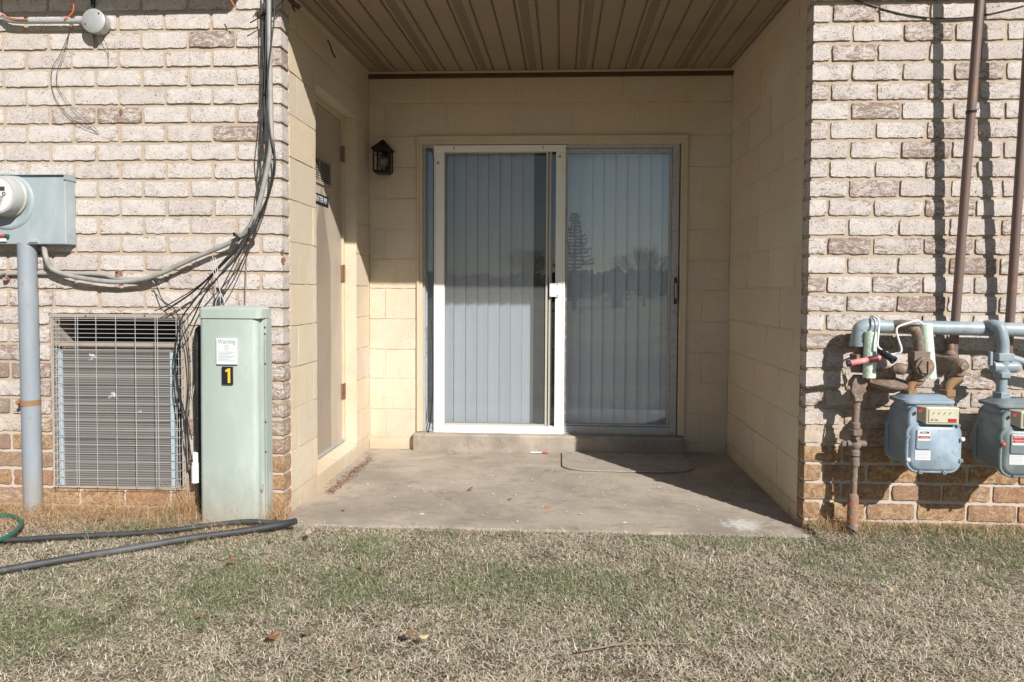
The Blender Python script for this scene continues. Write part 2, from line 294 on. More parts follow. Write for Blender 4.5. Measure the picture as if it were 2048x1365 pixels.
def ground_material():
    mt, nt_, P = new_mat('lawn_soil'); n = N(nt_); p = n.pos()
    near = n.mix(n.step(n.noise(p, 160., 4, .7), .4, .6), (.24, .19, .135), (.05, .04, .028))
    far = n.mix(n.step(n.noise(p, .5, 6, .65), .4, .6), (.34, .28, .19), (.13, .16, .07))
    v = n.node('ShaderNodeVectorMath', operation='LENGTH'); n.put(v.inputs[0], p)
    n.put(P.inputs['Base Color'], n.mix(n.step(v.outputs['Value'], 4., 8.), near, far)); P.inputs['Roughness'].default_value = 1
    P.inputs['Specular IOR Level'].default_value = .1
    n.put(P.inputs['Normal'], n.bump(n.noise(p, 90., 6, .7), .9, .01)); return mt
MT['ground'] = ground_material()
MT['blade'] = blade_material('turf_blades', (.98, .89, .74), (.52, .42, .305), (.10, .145, .05))
MT['straw'] = blade_material('straw_blades', (.72, .52, .33), (.55, .34, .18), (.10, .14, .05))
MT['bark'] = wm('winter_bark', (.10, .08, .065), .9); MT['needles'] = wm('spruce_needles', (.06, .075, .05), .9, bump=0)
MT['farwood'] = wm('bare_far_wood', (.17, .16, .15), 1., bump=0); MT['houseside'] = wm('far_house_wall', (.20, .17, .15), .9); MT['roof'] = wm('far_house_roof', (.06, .05, .05), .9)
# ------------------------------------------------------------------ mesh builder
OFF = {}
class MB:
    def __init__(s): s.v = []; s.f = []; s.marks = []
    def add(s, vs, fs):
        s.marks.append((len(s.v), len(s.f))); b = len(s.v); s.v += [tuple(float(q) for q in p) for p in vs]; s.f += [tuple(i+b for i in f) for f in fs]; return s
    def quad(s, a, b, c, d): return s.add([a, b, c, d], [(0, 1, 2, 3)])
    def box(s, x0, x1, y0, y1, z0, z1):
        vs = [(x, y, z) for z in (z0, z1) for y in (y0, y1) for x in (x0, x1)]
        return s.add(vs, [(0, 2, 3, 1), (4, 5, 7, 6), (0, 1, 5, 4), (2, 6, 7, 3), (0, 4, 6, 2), (1, 3, 7, 5)])
    def hexa(s, a, b):   # a, b: 4-point rings, same order
        return s.add(list(a)+list(b), [(3, 2, 1, 0), (4, 5, 6, 7), (0, 1, 5, 4), (1, 2, 6, 5), (2, 3, 7, 6), (3, 0, 4, 7)])
    def ring(s, c, r, ax, seg=12, ref=None, ph=0.):
        ax = Vector(ax).normalized(); t = Vector((0, 0, 1)) if abs(ax.z) < .9 else Vector((1, 0, 0))
        if ref is not None: t = Vector(ref)
        u = ax.cross(t).normalized(); v = ax.cross(u).normalized(); c = Vector(c)
        return [c + (u*cos(2*pi*k/seg+ph) + v*sin(2*pi*k/seg+ph))*r for k in range(seg)]
    def loft(s, rings, cap=True):
        n = len(rings[0]); vs = [p for r in rings for p in r]; fs = []
        for i in range(len(rings)-1):
            for k in range(n): a = i*n+k; b = i*n+(k+1) % n; fs.append((a, b, b+n, a+n))
        if cap: fs.append(tuple(range(n))[::-1]); fs.append(tuple((len(rings)-1)*n+k for k in range(n)))
        return s.add(vs, fs)
    def cyl(s, a, b, r, r2=None, seg=14, ph=0.):
        a = Vector(a); b = Vector(b); d = b-a; r2 = r if r2 is None else r2
        return s.loft([s.ring(a, r, d, seg, ph=ph), s.ring(b, r2, d, seg, ph=ph)])
    def lathe(s, o, ax, prof, seg=18, ph=0.):
        o = Vector(o); ax = Vector(ax).normalized()
        return s.loft([s.ring(o+ax*h, max(r, .0003), ax, seg, ph=ph) for r, h in prof])
    def tube(s, pts, r, seg=8, smooth=4):
        P = [Vector(p) for p in pts]
        if smooth and len(P) > 2:
            Q = []
            for i in range(len(P)-1):
                p0 = P[max(i-1, 0)]; p1 = P[i]; p2 = P[i+1]; p3 = P[min(i+2, len(P)-1)]
                for k in range(smooth):
                    t = k/smooth; Q.append(.5*((2*p1)+(p2-p0)*t+(2*p0-5*p1+4*p2-p3)*t*t+(3*p1-p0-3*p2+p3)*t**3))
            Q.append(P[-1]); P = Q
        rr = r if hasattr(r, '__len__') else None
        rings = []; u = None
        for i, p in enumerate(P):
            d = (P[min(i+1, len(P)-1)]-P[max(i-1, 0)]).normalized()
            if u is None: u = d.orthogonal().normalized()
            u = (u-d*u.dot(d)).normalized(); v = d.cross(u)
            q = r if rr is None else rr[0]+(rr[1]-rr[0])*i/(len(P)-1)
            rings.append([p+(u*cos(2*pi*k/seg)+v*sin(2*pi*k/seg))*q for k in range(seg)])
        return s.loft(rings)
    def prism(s, outline, y0, y1):   # outline of (x,z), extruded along Y
        n = len(outline); vs = [(x, y0, z) for x, z in outline]+[(x, y1, z) for x, z in outline]
        return s.add(vs, [tuple(range(n)), tuple(range(2*n-1, n-1, -1))]+[(k, k+n, (k+1) % n+n, (k+1) % n) for k in range(n)])
    def ball(s, c, r, sc=(1, 1, 1), seg=12, rn=8):
        c = Vector(c); vs = []; fs = []
        for i in range(1, rn):
            th = pi*i/rn
            for k in range(seg): ph = 2*pi*k/seg; vs.append(c+Vector((r*sc[0]*sin(th)*cos(ph), r*sc[1]*sin(th)*sin(ph), r*sc[2]*cos(th))))
        for i in range(rn-2):
            for k in range(seg): fs.append((i*seg+k, i*seg+(k+1) % seg, (i+1)*seg+(k+1) % seg, (i+1)*seg+k))
        t = len(vs); vs += [c+Vector((0, 0, r*sc[2])), c-Vector((0, 0, r*sc[2]))]
        for k in range(seg): fs.append((t, (k+1) % seg, k)); fs.append((t+1, (rn-2)*seg+k, (rn-2)*seg+(k+1) % seg))
        return s.add(vs, fs)
    def each(s, name, mat, parent=None, **k):
        out = []
        for i, (va, fa) in enumerate(s.marks):
            vb, fb = s.marks[i+1] if i+1 < len(s.marks) else (len(s.v), len(s.f))
            q = MB(); q.v = s.v[va:vb]; q.f = [tuple(j-va for j in f) for f in s.f[fa:fb]]; out.append(q.build(name, mat, parent, **k))
        return out
    def build(s, name, mat, parent=None, bev=0., smooth=False, normals=True):
        me = bpy.data.meshes.new(name); off = Vector(OFF.get(parent.name, (0, 0, 0))) if parent else Vector((0, 0, 0))
        me.from_pydata([tuple(Vector(p)-off) for p in s.v], [], s.f)
        if normals:
            import bmesh
            bm = bmesh.new(); bm.from_mesh(me); bmesh.ops.recalc_face_normals(bm, faces=bm.faces); bm.to_mesh(me); bm.free()
        me.materials.append(mat)
        o = bpy.data.objects.new(name, me); COL.objects.link(o)
        if parent: o.parent = parent; OFF[o.name] = OFF.get(parent.name, (0, 0, 0))
        if smooth:
            me.polygons.foreach_set('use_smooth', [True]*len(me.polygons))
            try: me.set_sharp_from_angle(angle=radians(42))
            except Exception: pass
        if bev:
            m_ = o.modifiers.new('bevel', 'BEVEL'); m_.width = bev; m_.segments = 2; m_.limit_method = 'ANGLE'; m_.angle_limit = radians(35)
        return o
def tag(o, label=None, cat=None, group=None, kind=None):
    if label: o['label'] = label
    if cat: o['category'] = cat
    if group: o['group'] = group
    if kind: o['kind'] = kind
    return o
def thing(name, loc, label, cat, group=None):
    o = bpy.data.objects.new(name, None); COL.objects.link(o); o.location = tuple(float(q) for q in loc); o.empty_display_size = .05
    OFF[o.name] = tuple(o.location); return tag(o, label, cat, group)
def rrect(x0, x1, z0, z1, r, seg=5):
    pts = []
    for cx, cz, a0 in ((x1-r, z1-r, 0), (x0+r, z1-r, pi/2), (x0+r, z0+r, pi), (x1-r, z0+r, 3*pi/2)):
        for k in range(seg+1): a = a0+pi/2*k/seg; pts.append((cx+r*cos(a), cz+r*sin(a)))
    return pts
def text_mesh(body, size, loc, rot, mat, parent, name='lettering', ext=.0004, sx=1., bold=0.):
    c = bpy.data.curves.new(name, 'FONT'); c.body = body; c.size = size; c.extrude = ext; c.align_x = 'CENTER'; c.align_y = 'CENTER'; c.offset = bold
    t = bpy.data.objects.new('tmp', c); COL.objects.link(t); bpy.context.view_layer.update()
    me = bpy.data.meshes.new_from_object(t.evaluated_get(bpy.context.evaluated_depsgraph_get())); bpy.data.objects.remove(t)
    off = Vector(OFF.get(parent.name, (0, 0, 0)))
    me.transform(Matrix.Translation(Vector(loc)-off) @ rot.to_4x4() @ Matrix.Diagonal((sx, 1, 1, 1)))
    me.materials.clear(); me.materials.append(mat)
    o = bpy.data.objects.new(name, me); COL.objects.link(o); o.parent = parent; return o
FRONT = Matrix(((1, 0, 0), (0, 0, -1), (0, 1, 0)))      # text facing -Y
# ------------------------------------------------------------------ masonry patches
class Masonry:
    def __init__(s): s.v = []; s.f = []; s.c = []; s.n = 0
    def patch(s, O, U, V, Nn, w_, h_, cell, amp, jit, pull, flags, col, dep=.012):
        """rough face; flags: which of (u0,u1,v0,v1) edges turn back into the joint"""
        nu = max(2, int(round(w_/cell))); nv = max(2, int(round(h_/cell)))
        us = [i/nu*w_ for i in range(nu+1)]; vs = [j/nv*h_ for j in range(nv+1)]
        O = np.array(O, float); U = np.array(U, float); V = np.array(V, float); Nn = np.array(Nn, float)
        A = nu+1; B = nv+1; G = np.zeros((B, A, 3)); s0 = s.n
        for j in range(B):
            for i in range(A):
                eu = (i == 0 and flags[0]) or (i == A-1 and flags[1]); ev = (j == 0 and flags[2]) or (j == B-1 and flags[3])
                lu = (not flags[0] and i == 0) or (not flags[1] and i == A-1)
                d = 0. if lu else rng.normal(0, amp)-(pull*.35 if (eu or ev) else 0)
                ja = 0. if lu else rng.normal(0, jit); jb = rng.normal(0, jit)*(.3 if lu else 1)
                if eu and ev: ja += pull*.5*(1 if i == 0 else -1); jb += pull*.5*(1 if j == 0 else -1)
                G[j, i] = O+U*(us[i]+ja)+V*(vs[j]+jb)+Nn*d
        for j in range(B):
            for i in range(A): s.v.append(G[j, i]); s.c.append((*col, 0. if ((i == 0 and flags[0]) or (i == A-1 and flags[1]) or (j == 0 and flags[2]) or (j == B-1 and flags[3])) else 1.))
        for j in range(B-1):
            for i in range(A-1): k = s0+j*A+i; s.f.append((k, k+1, k+1+A, k+A))
        s.n += A*B
        strips = []
        if flags[2]: strips.append([G[0, i] for i in range(A)])
        if flags[3]: strips.append([G[B-1, i] for i in range(A)][::-1])
        if flags[0]: strips.append([G[j, 0] for j in range(B)][::-1])
        if flags[1]: strips.append([G[j, A-1] for j in range(B)])
        for st_ in strips:
            n0 = s.n
            for p in st_: s.v.append(p); s.v.append(p-Nn*dep); s.c += [(*col, 0.)]*2
            s.n += 2*len(st_)
            for i in range(len(st_)-1): k = n0+2*i; s.f.append((k, k+1, k+3, k+2))
    def build(s, name, mat, parent):
        me = bpy.data.meshes.new(name); me.from_pydata([tuple(p) for p in s.v], [], s.f); me.materials.append(mat)
        ca = me.color_attributes.new('brick', 'FLOAT_COLOR', 'POINT')
        ca.data.foreach_set('color', np.array(s.c, dtype=np.float32).ravel())
        me.polygons.foreach_set('use_smooth', [True]*len(me.polygons))
        o = bpy.data.objects.new(name, me); COL.objects.link(o); o.parent = parent; return o
def clip_rects(u0, u1, z0, z1, opens):
    """split a rectangle around openings"""
    out = [(u0, u1, z0, z1)]
    for (a, b, c, d) in opens:
        nx = []
        for (p, q, r_, s_) in out:
            if q <= a or p >= b or s_ <= c or r_ >= d: nx.append((p, q, r_, s_)); continue
            lo, hi = max(r_, c), min(s_, d)
            if r_ < c: nx.append((p, q, r_, c))
            if s_ > d: nx.append((p, q, d, s_))
            if p < a: nx.append((p, a, lo, hi))
            if q > b: nx.append((b, q, lo, hi))
        out = nx
    return [t for t in out if t[1]-t[0] > .012 and t[3]-t[2] > .012]

XL, XR, BY, BT = -1.317, 1.122, 1.4916, .09
bld = thing('apartment_building', (0, 0, 0), 'whitewashed brick apartment building with a recessed cream block patio entrance', 'building')
AX0, AX1 = at(101, 800, 0)[0], at(377, 800, 0)[0]; AZ0, AZ1 = at(230, 980, 0)[2], at(230, 627, 0)[2]
def tone(z, side):
    r = random.random()
    if side == 'L':
        g = .99*min(1, max(0, (z-.30)/.55)); g = max(g*random.uniform(.75, .98), random.uniform(.55, .85) if z > .36 else random.uniform(.25, .6)); 
        if z > 1.2: g = random.uniform(.80, .97) if random.random() > .09 else random.uniform(.6, .72)
        b = .9 if z < .14 else max(0, min(1, (.52-z)/.32+random.uniform(-.5, .3)))
    else:
        g = random.uniform(.67, .93) if z > .38 else random.uniform(.2, .5)
        if random.random() < .12: g *= .85
        b = random.uniform(.8, 1.) if z < .34 else max(0, min(1, (.66-z)/.30+random.uniform(-.3, .25)))
    return (r, g, b)
def brick_wall(side, zb, ph, pw, x_in, x_out, opens):
    ms = Masonry(); k0 = -3
    for k in range(k0, 31):
        z0 = zb+k*ph+.003; z1 = z0+ph-.0172
        if z0 < -.12 or z1 > 2.62: continue
        half = (k % 2 == 0)
        u = 0.; first = True; L = abs(x_out-x_in)
        while u < L:
            if side == 'L': wv = pw*.5 if (first and half) else pw
            else: wv = (pw*.40 if half else pw*.80) if first else pw
            if side == 'R' and u > 0 and u < .11 and half: wv = pw*.9
            a, b = u, u+wv-.0150+random.uniform(-.003, .003)
            xa, xb = (x_in-b, x_in-a) if side == 'L' else (x_in+a, x_in+b)
            col = tone(z0, side)
            for (p, q, r_, s_) in clip_rects(xa, xb, z0+random.uniform(-.0015, .0015), z1+random.uniform(-.0015, .0015), opens):
                fl = [True, True, True, True]
                if first and side == 'L': fl[1] = False
                if first and side == 'R': fl[0] = False
                ms.patch((p, random.uniform(-.0015, .0015), r_), (1, 0, 0), (0, 0, 1), (0, -1, 0), q-p, s_-r_, .016, .0009, .0013, .0035, fl, col)
            if first:  # the return face of the corner brick
                if side == 'L': ms.patch((x_in, 0, z0), (0, 1, 0), (0, 0, 1), (1, 0, 0), BT-.004, z1-z0, .018, .0006, .0007, .002, [False, True, True, True], col)
                else: ms.patch((x_in, BT-.004, z0), (0, -1, 0), (0, 0, 1), (-1, 0, 0), BT-.004, z1-z0, .018, .0006, .0007, .002, [True, False, True, True], col)
            u += wv; first = False
    o = ms.build('brick_wall', MT['brick'], bld)
    m = MB(); e = .0080
    a, b = (x_out, x_in-e) if side == 'L' else (x_in+e, x_out)
    for (p, q, r_, s_) in clip_rects(a, b, -.3, 2.62, opens): m.box(p, q, e, .088, r_, s_)
    m.build('mortar_bed', MT['mortar'], o, normals=True)
    return o
brick_wall('L', 2.313-.0874*26, .0874, .2277, XL, -4.4, [(AX0, AX1, AZ0, AZ1)])
brick_wall('R', .0527, .0866, .2235, XR, 4.2, [])
# ---- block walls of the recess
def block_face(name, plane, u0, u1, zs, opens, offs, flip=1, bw=.43, core=True):
    ms = Masonry(); j = .0052
    for k in range(len(zs)-1):
        z0, z1 = zs[k]+j*.5, zs[k+1]-j*.5
        u = u0-(offs[k % len(offs)]); 
        while u < u1:
            a, b = max(u, u0)+(j*.22 if u > u0 else 0), min(u+bw, u1)-(j*.22 if u+bw < u1 else 0)
            if b-a > .02:
                col = (random.random(), 0, 0)
                for (p, q, r_, s_) in clip_rects(a, b, z0, z1, opens):
                    if plane == 'back': ms.patch((p, BY+random.uniform(-.0018, .0012), r_), (1, 0, 0), (0, 0, 1), (0, -1, 0), q-p, s_-r_, .034, .0006, .0008, .002, [True]*4, col, .0045)
                    elif plane == 'left': ms.patch((XL+random.uniform(-.0012, .0016), p, r_), (0, 1, 0), (0, 0, 1), (1, 0, 0), q-p, s_-r_, .034, .0006, .0008, .002, [True]*4, col, .0045)
                    else: ms.patch((XR+random.uniform(-.0018, .001), q, r_), (0, -1, 0), (0, 0, 1), (-1, 0, 0), q-p, s_-r_, .034, .0007, .001, .0018, [True]*4, col, .0036)
            u += bw
    return ms.build(name, MT['block'], bld)
C = .2056
zb = [at(745, y, BY)[2] for y in (209, 274, 336, 398, 459, 518.5, 577, 638, 698.5, 757, 818, 875)]
zs_back = sorted([-.02]+zb+[2.58])
DX0, DX1, DZ1 = at(835, 500, BY)[0], at(1372, 500, BY)[0], at(1100, 273, BY)[2]; SX0, SX1 = at(830, 890, BY)[0], at(1366, 890, BY)[0]
bw_ = block_face('back_block_wall', 'back', XL, XR, zs_back, [(DX0, DX1, -.1, DZ1)], [.0, .32], bw=.43)
zc = 1.09+.0
zs_side = [-.02, .07]+[.0885+.2056*k for k in range(1, 13)]
zs_side = [-.02]+[.0885+.2056*k for k in range(0, 13)]
LY0, LY1 = atX(633, 500, XL)[1], atX(713, 600, XL)[1]; LZ1 = 2.19
block_face('left_block_wall', 'left', BT, BY-.003, zs_side, [(LY0, LY1, -.1, LZ1)], [.33, .115], bw=.43)
zr = sorted([atX(1450, 819.7, XR)[2], 0])
block_face('right_block_wall', 'right', BT, BY-.003, [-.03]+[.085+.2060*k for k in range(0, 13)], [], [.33, .115], bw=.43)
# cores behind the block faces (same paint fills the joints)
def core(nm, boxes, mat='block'):
    m = MB()
    for b in boxes: m.box(*b)
    return m.each(nm, MT[mat], bld)
e = .0043
core('block_core', [(XL-.2, DX0, BY+e, BY+.2, -.1, 2.62), (DX1, XR+.2, BY+e, BY+.2, -.1, 2.62), (DX0, DX1, BY+e, BY+.2, DZ1, 2.62)])
core('block_core', [(XL-.2, XL-e, .091, LY0, -.1, 2.62), (XL-.2, XL-e, LY1, BY+e-.001, -.1, 2.62), (XL-.2, XL-e, LY0, LY1, LZ1, 2.62)])
core('block_core', [(XR+.0034, XR+.2, .091, BY+e-.001, -.1, 2.62)])
# jamb block courses facing the camera on the far side of the heater room door
ms = Masonry()
for k in range(len(zs_side)-1):
    z0, z1 = zs_side[k], zs_side[k+1]
    if z0 > LZ1: break
    z1 = min(z1, LZ1); z0 = max(z0, .07)
    if z1-z0 > .02: ms.patch((XL-.095, LY1+.0, z0+.002), (1, 0, 0), (0, 0, 1), (0, -1, 0), .095+.001, z1-z0-.004, .03, .0005, .0007, .0015, [True, True, True, True], (random.random(), 0, 0), .003)
ms.build('door_reveal', MT['block'], bld)
# heater room door sill (raised painted block)
m = MB(); m.hexa([(XL-.10, LY0+.002, -.02), (XL-.0, LY0+.002, -.02), (XL-.0, LY1-.002, -.02), (XL-.10, LY1-.002, -.02)], [(XL-.10, LY0+.002, .118), (XL-.0, LY0+.002, .082), (XL-.0, LY1-.002, .082), (XL-.10, LY1-.002, .118)])
m.build('door_sill', MT['block'], bld, bev=.004)
# door
DXP = XL-.086
dr = MB().box(DXP-.04, DXP, LY0-.1, LY1-.035, .128, LZ1-.035).build('heater_room_door', MT['door'], bld, bev=.002)
dr['label'] = 'taupe steel door with a darker upright band'
fr = MB(); fr.box(DXP-.05, DXP+.012, LY1-.033, LY1-.002, .10, LZ1-.001); fr.box(DXP-.05, DXP+.012, LY0+.002, LY1-.033, LZ1-.032, LZ1-.001)
fr.build('door_frame', MT['trim'], dr, bev=.002)
MB().box(DXP-.03, DXP+.02, LY0+.001, LY1-.034, .119, .131).build('threshold', MT['alu'], dr, bev=.002)
for ya, yb in ((295, 325), (531, 563), (768, 797)):
    za, zb_ = atX(684, yb, DXP)[2], atX(684, ya, DXP)[2]; hm = MB()
    hm.box(DXP+.001, DXP+.014, LY1-.052, LY1-.030, za, zb_); hm.cyl((DXP+.018, LY1-.034, za-.004), (DXP+.018, LY1-.034, zb_+.004), .007, seg=10)
    hm.build('hinge', MT['copper'], dr, bev=.001)
def Yd(x, y): return atX(x, y, DXP)
v0, v1 = Yd(632, 372), Yd(660, 318)
lv = MB(); ly0, ly1 = Yd(612, 340)[1], Yd(660, 340)[1]; lz0, lz1 = Yd(645, 371)[2], Yd(645, 318)[2]
lv.box(DXP+.0005, DXP+.010, ly0, ly0+.014, lz0, lz1); lv.box(DXP+.0005, DXP+.010, ly1-.018, ly1, lz0, lz1)
lv.box(DXP+.0005, DXP+.010, ly0+.014, ly1-.018, lz0, lz0+.016); lv.box(DXP+.0005, DXP+.010, ly0+.014, ly1-.018, lz1-.016, lz1)
lv.box(DXP+.0005, DXP+.009, (ly0+ly1)/2-.004, (ly0+ly1)/2+.004, lz0+.016, lz1-.016)
for k in range(9):
    z = lz0+.02+(lz1-lz0-.036)*k/9; lv.hexa([(DXP+.001, ly0+.013, z+.010), (DXP+.010, ly0+.013, z), (DXP+.010, ly1-.017, z), (DXP+.001, ly1-.017, z+.010)], [(DXP+.001, ly0+.013, z+.012), (DXP+.010, ly0+.013, z+.002), (DXP+.010, ly1-.017, z+.002), (DXP+.001, ly1-.017, z+.012)])
lvo = lv.build('louver_vent', MT['acsleeve'], dr)
MB().box(DXP+.0003, DXP+.0012, ly0+.012, ly1-.015, lz0+.014, lz1-.014).build('vent_opening', MT['dark'], dr)
sy0, sy1 = Yd(624, 400)[1], Yd(656, 400)[1]; sz0, sz1 = Yd(645, 412)[2], Yd(645, 391)[2]
sg = MB().box(DXP+.0005, DXP+.003, sy0, sy1, sz0, sz1).build('door_sign', MT['blacklabel'], dr)
text_mesh('HEATER RM', (sz1-sz0)*.80, (DXP+.0036, (sy0+sy1)/2, (sz0+sz1)/2), Matrix(((0, 0, 1), (1, 0, 0), (0, 1, 0))), MT['label'], dr, sx=(sy1-sy0)/((sz1-sz0)*.80)/6.6)
# ---- soffit
def ceil_z(Y): return 2.512+(Y-.25)*.0395
sm = MB(); vent = MB(); P0 = at(763.8, 146, BY)[0]; PWD = .1087
y0, y1 = -.16, BY-.002
x = P0-5*PWD; k = -5
cols_ = []
while x < XR+.15:
    a, b = x, x+PWD
    prof = [(a, .0), (a+.0045, .010), (a+.0095, .010), (a+.014, 0), (b, 0)]
    if b > XL-.02 and a < XR+.02:
        for (p, q) in zip(prof[:-1], prof[1:]):
            xa, xb = max(min(p[0], XR+.03), XL-.03), max(min(q[0], XR+.03), XL-.03)
            if xb-xa > 1e-4: sm.quad((xa, y0, ceil_z(y0)+p[1]), (xb, y0, ceil_z(y0)+q[1]), (xb, y1, ceil_z(y1)+q[1]), (xa, y1, ceil_z(y1)+p[1]))
        sm.tube([(a+.0005, y0, ceil_z(y0)-.0012), (a+.0005, y1, ceil_z(y1)-.0012)], .0022, 6, 0)
        if k % 3 == 0:
            for q in range(5):
                xx = a+.030+q*.010
                if xx > XL and xx < XR:
                    yy = y0+.02
                    while yy < y1-.06: vent.box(xx, xx+.0035, yy, yy+.016, ceil_z(yy)-.0022, ceil_z(yy)-.0008); yy += .021
    x += PWD; k += 1
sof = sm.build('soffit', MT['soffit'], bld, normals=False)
MT['ventdark'] = wm('shaded_perforation', (.18, .135, .095), .8, bump=0)
vent.build('vent_slots', MT['ventdark'], sof)
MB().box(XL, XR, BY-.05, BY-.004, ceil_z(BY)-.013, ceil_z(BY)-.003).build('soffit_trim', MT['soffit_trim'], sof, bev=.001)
st = MB(); st.hexa([(XL+.001, -.1, ceil_z(-.1)-.020), (XL+.028, -.1, ceil_z(-.1)-.020), (XL+.028, -.1, ceil_z(-.1)-.004), (XL+.001, -.1, ceil_z(-.1)-.004)], [(XL+.001, BY-.05, ceil_z(BY)-.020), (XL+.028, BY-.05, ceil_z(BY)-.020), (XL+.028, BY-.05, ceil_z(BY)-.004), (XL+.001, BY-.05, ceil_z(BY)-.004)])
st.hexa([(XR-.028, -.1, ceil_z(-.1)-.018), (XR-.001, -.1, ceil_z(-.1)-.018), (XR-.001, -.1, ceil_z(-.1)-.004), (XR-.028, -.1, ceil_z(-.1)-.004)], [(XR-.028, BY-.05, ceil_z(BY)-.018), (XR-.001, BY-.05, ceil_z(BY)-.018), (XR-.001, BY-.05, ceil_z(BY)-.004), (XR-.028, BY-.05, ceil_z(BY)-.004)])
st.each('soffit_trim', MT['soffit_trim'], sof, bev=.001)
MB().box(XL, XR, BY-.028, BY-.004, ceil_z(BY)-.040, ceil_z(BY)-.013).build('ledger_board', MT['redwood'], bld, bev=.002)
# ---- overhangs above the picture and the storey above
OE = .165
core('floor_edge', [(-4.4, -1.455, -OE, -.001, 2.517, 2.80)], 'fascia')
core('floor_edge', [(-1.19, 4.2, -OE, -.001, 2.517, 2.80)], 'fascia')
core('upper_storey_wall', [(-4.4, 4.2, .0, .25, 2.62, 5.6)], 'upper')
core('upper_floor', [(-4.4, 4.2, .25, 6., 2.62, 2.8), (-1.19, XR+.2, -.001, .3, 2.56, 2.62)], 'upper')
core('upper_storey_wall', [(-4.4, -4.2, .25, 6., -.3, 5.6), (4.0, 4.2, .25, 6., -.3, 5.6), (-4.4, 4.2, 6., 6.2, -.3, 5.6)], 'upper')
core('roof', [(-4.7, 4.5, -.3, 6.5, 5.6, 5.75)], 'roof')
core('side_wall_core', [(-4.2, XL-.3, .089, .25, -.3, AZ0-.05), (-4.2, AX0-.06, .089, .25, AZ0-.05, 2.62), (AX1+.06, XL-.21, .089, .25, AZ0-.05, 2.62), (AX0-.06, AX1+.06, .089, .25, AZ1+.05, 2.62), (XR+.21, 4., .089, .25, -.3, 2.62)], 'upper')
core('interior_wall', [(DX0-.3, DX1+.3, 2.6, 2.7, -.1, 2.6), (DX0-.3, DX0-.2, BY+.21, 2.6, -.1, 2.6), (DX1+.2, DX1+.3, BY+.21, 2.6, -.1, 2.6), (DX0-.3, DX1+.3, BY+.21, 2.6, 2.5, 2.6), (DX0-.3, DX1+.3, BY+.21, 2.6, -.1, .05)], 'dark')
# ---- doorstep
SZ = at(1100, 870, 1.45)[2]
stp = MB(); nx = 60
for i in range(nx):
    x0, x1 = SX0+(SX1-SX0)*i/nx, SX0+(SX1-SX0)*(i+1)/nx
    f_ = lambda x: 1.425+mnoise.noise(Vector((x*9, 0, 2)))*.007+.012*math.exp(-((x-SX0)/.02)**2)+.012*math.exp(-((x-SX1)/.02)**2)
    t_ = lambda x: SZ-.004+mnoise.noise(Vector((x*11, 5, 2)))*.003
    stp.quad((x0, f_(x0), -.02), (x1, f_(x1), -.02), (x1, f_(x1), SZ-.016), (x0, f_(x0), SZ-.016))
    stp.quad((x0, f_(x0), SZ-.016), (x1, f_(x1), SZ-.016), (x1, f_(x1)+.009, t_(x1)), (x0, f_(x0)+.009, t_(x0)))
    stp.quad((x0, f_(x0)+.009, t_(x0)), (x1, f_(x1)+.009, t_(x1)), (x1, 1.75, t_(x1)), (x0, 1.75, t_(x0)))
for xx in (SX0, SX1): stp.quad((xx, f_(xx), -.02), (xx, 1.75, -.02), (xx, 1.75, SZ-.004), (xx, f_(xx), SZ-.016))
stp.build('doorstep', MT['stepc'], bld)
# ---- door surround trim
TR = BY-.006
sur = MB(); tx0, tx1 = at(845, 600, BY)[0], at(1359, 600, BY)[0]; tz = at(1100, 288, BY)[2]
sur.box(DX0, tx0, TR, BY+.12, SZ, tz); sur.box(tx1, DX1, TR, BY+.12, SZ, tz); sur.box(DX0, DX1, TR-.001, BY+.12, tz, DZ1)
suro = sur.build('door_surround', MT['trim'], bld, bev=.003)
sb = MB(); sb.box(DX0-.004, DX0+.014, TR-.010, TR-.0005, SZ, DZ1-.014); sb.box(DX1-.014, DX1+.004, TR-.010, TR-.0005, SZ, DZ1-.014); sb.box(DX0-.004, DX1+.004, TR-.011, TR-.0015, DZ1-.014, DZ1+.004)
sb.build('moulding', MT['trim'], suro, bev=.003)
# ------------------------------------------------------------------ sliding door (part of the building, pieces as sub-parts)
def R2(x0, y0, x1, y1, Y): a = at(x0, y1, Y); b = at(x1, y0, Y); return a[0], b[0], a[2], b[2]
YW = 1.497; YA = 1.535; YG = 1.556
X0, X1, Z0, Z1 = R2(845, 289, 1359, 868, YA)
Z0 = SZ-.002
fm = MB(); fw_ = .022
fm.box(X0, X0+fw_, YA-.02, YA+.07, Z0, Z1); fm.box(X1-.045, X1, YA-.02, YA+.07, Z0, Z1); fm.box(X0+fw_, X1-.045, YA-.02, YA+.07, Z1-.024, Z1); fm.box(X0+fw_, X1-.045, YA-.014, YA+.07, Z0, Z0+.05)
fm.box(X0+fw_, X1-.045, YA-.03, YA-.014, Z0, Z0+.008)
sd = fm.build('sliding_glass_door', MT['alu'], bld, bev=.0015)
# right leaf stiles
xm = at(1132, 600, YA)[0]
lf = MB(); zt = Z1-.026; zbm = Z0+.052
lf.box(xm-.03, xm+.006, YA+.0, YA+.035, zbm, zt); lf.box(X1-.06, X1-.046, YA+.002, YA+.035, zbm, zt); lf.box(xm+.006, X1-.06, YA+.002, YA+.035, zbm, zbm+.012); lf.box(xm+.006, X1-.06, YA+.002, YA+.035, zt-.03, zt)
lf.build('door_leaf_frame', MT['alu'], sd, bev=.0015)
MB().quad((xm+.006, YG, zbm+.012), (X1-.06, YG, zbm+.012), (X1-.06, YG, zt-.03), (xm+.006, YG, zt-.03)).build('glass_pane', MT['glass'], sd)
MB().quad((X0+fw_, YG+.012, zbm), (xm-.03, YG+.012, zbm), (xm-.03, YG+.012, zt), (X0+fw_, YG+.012, zt)).build('glass_pane', MT['glass'], sd)
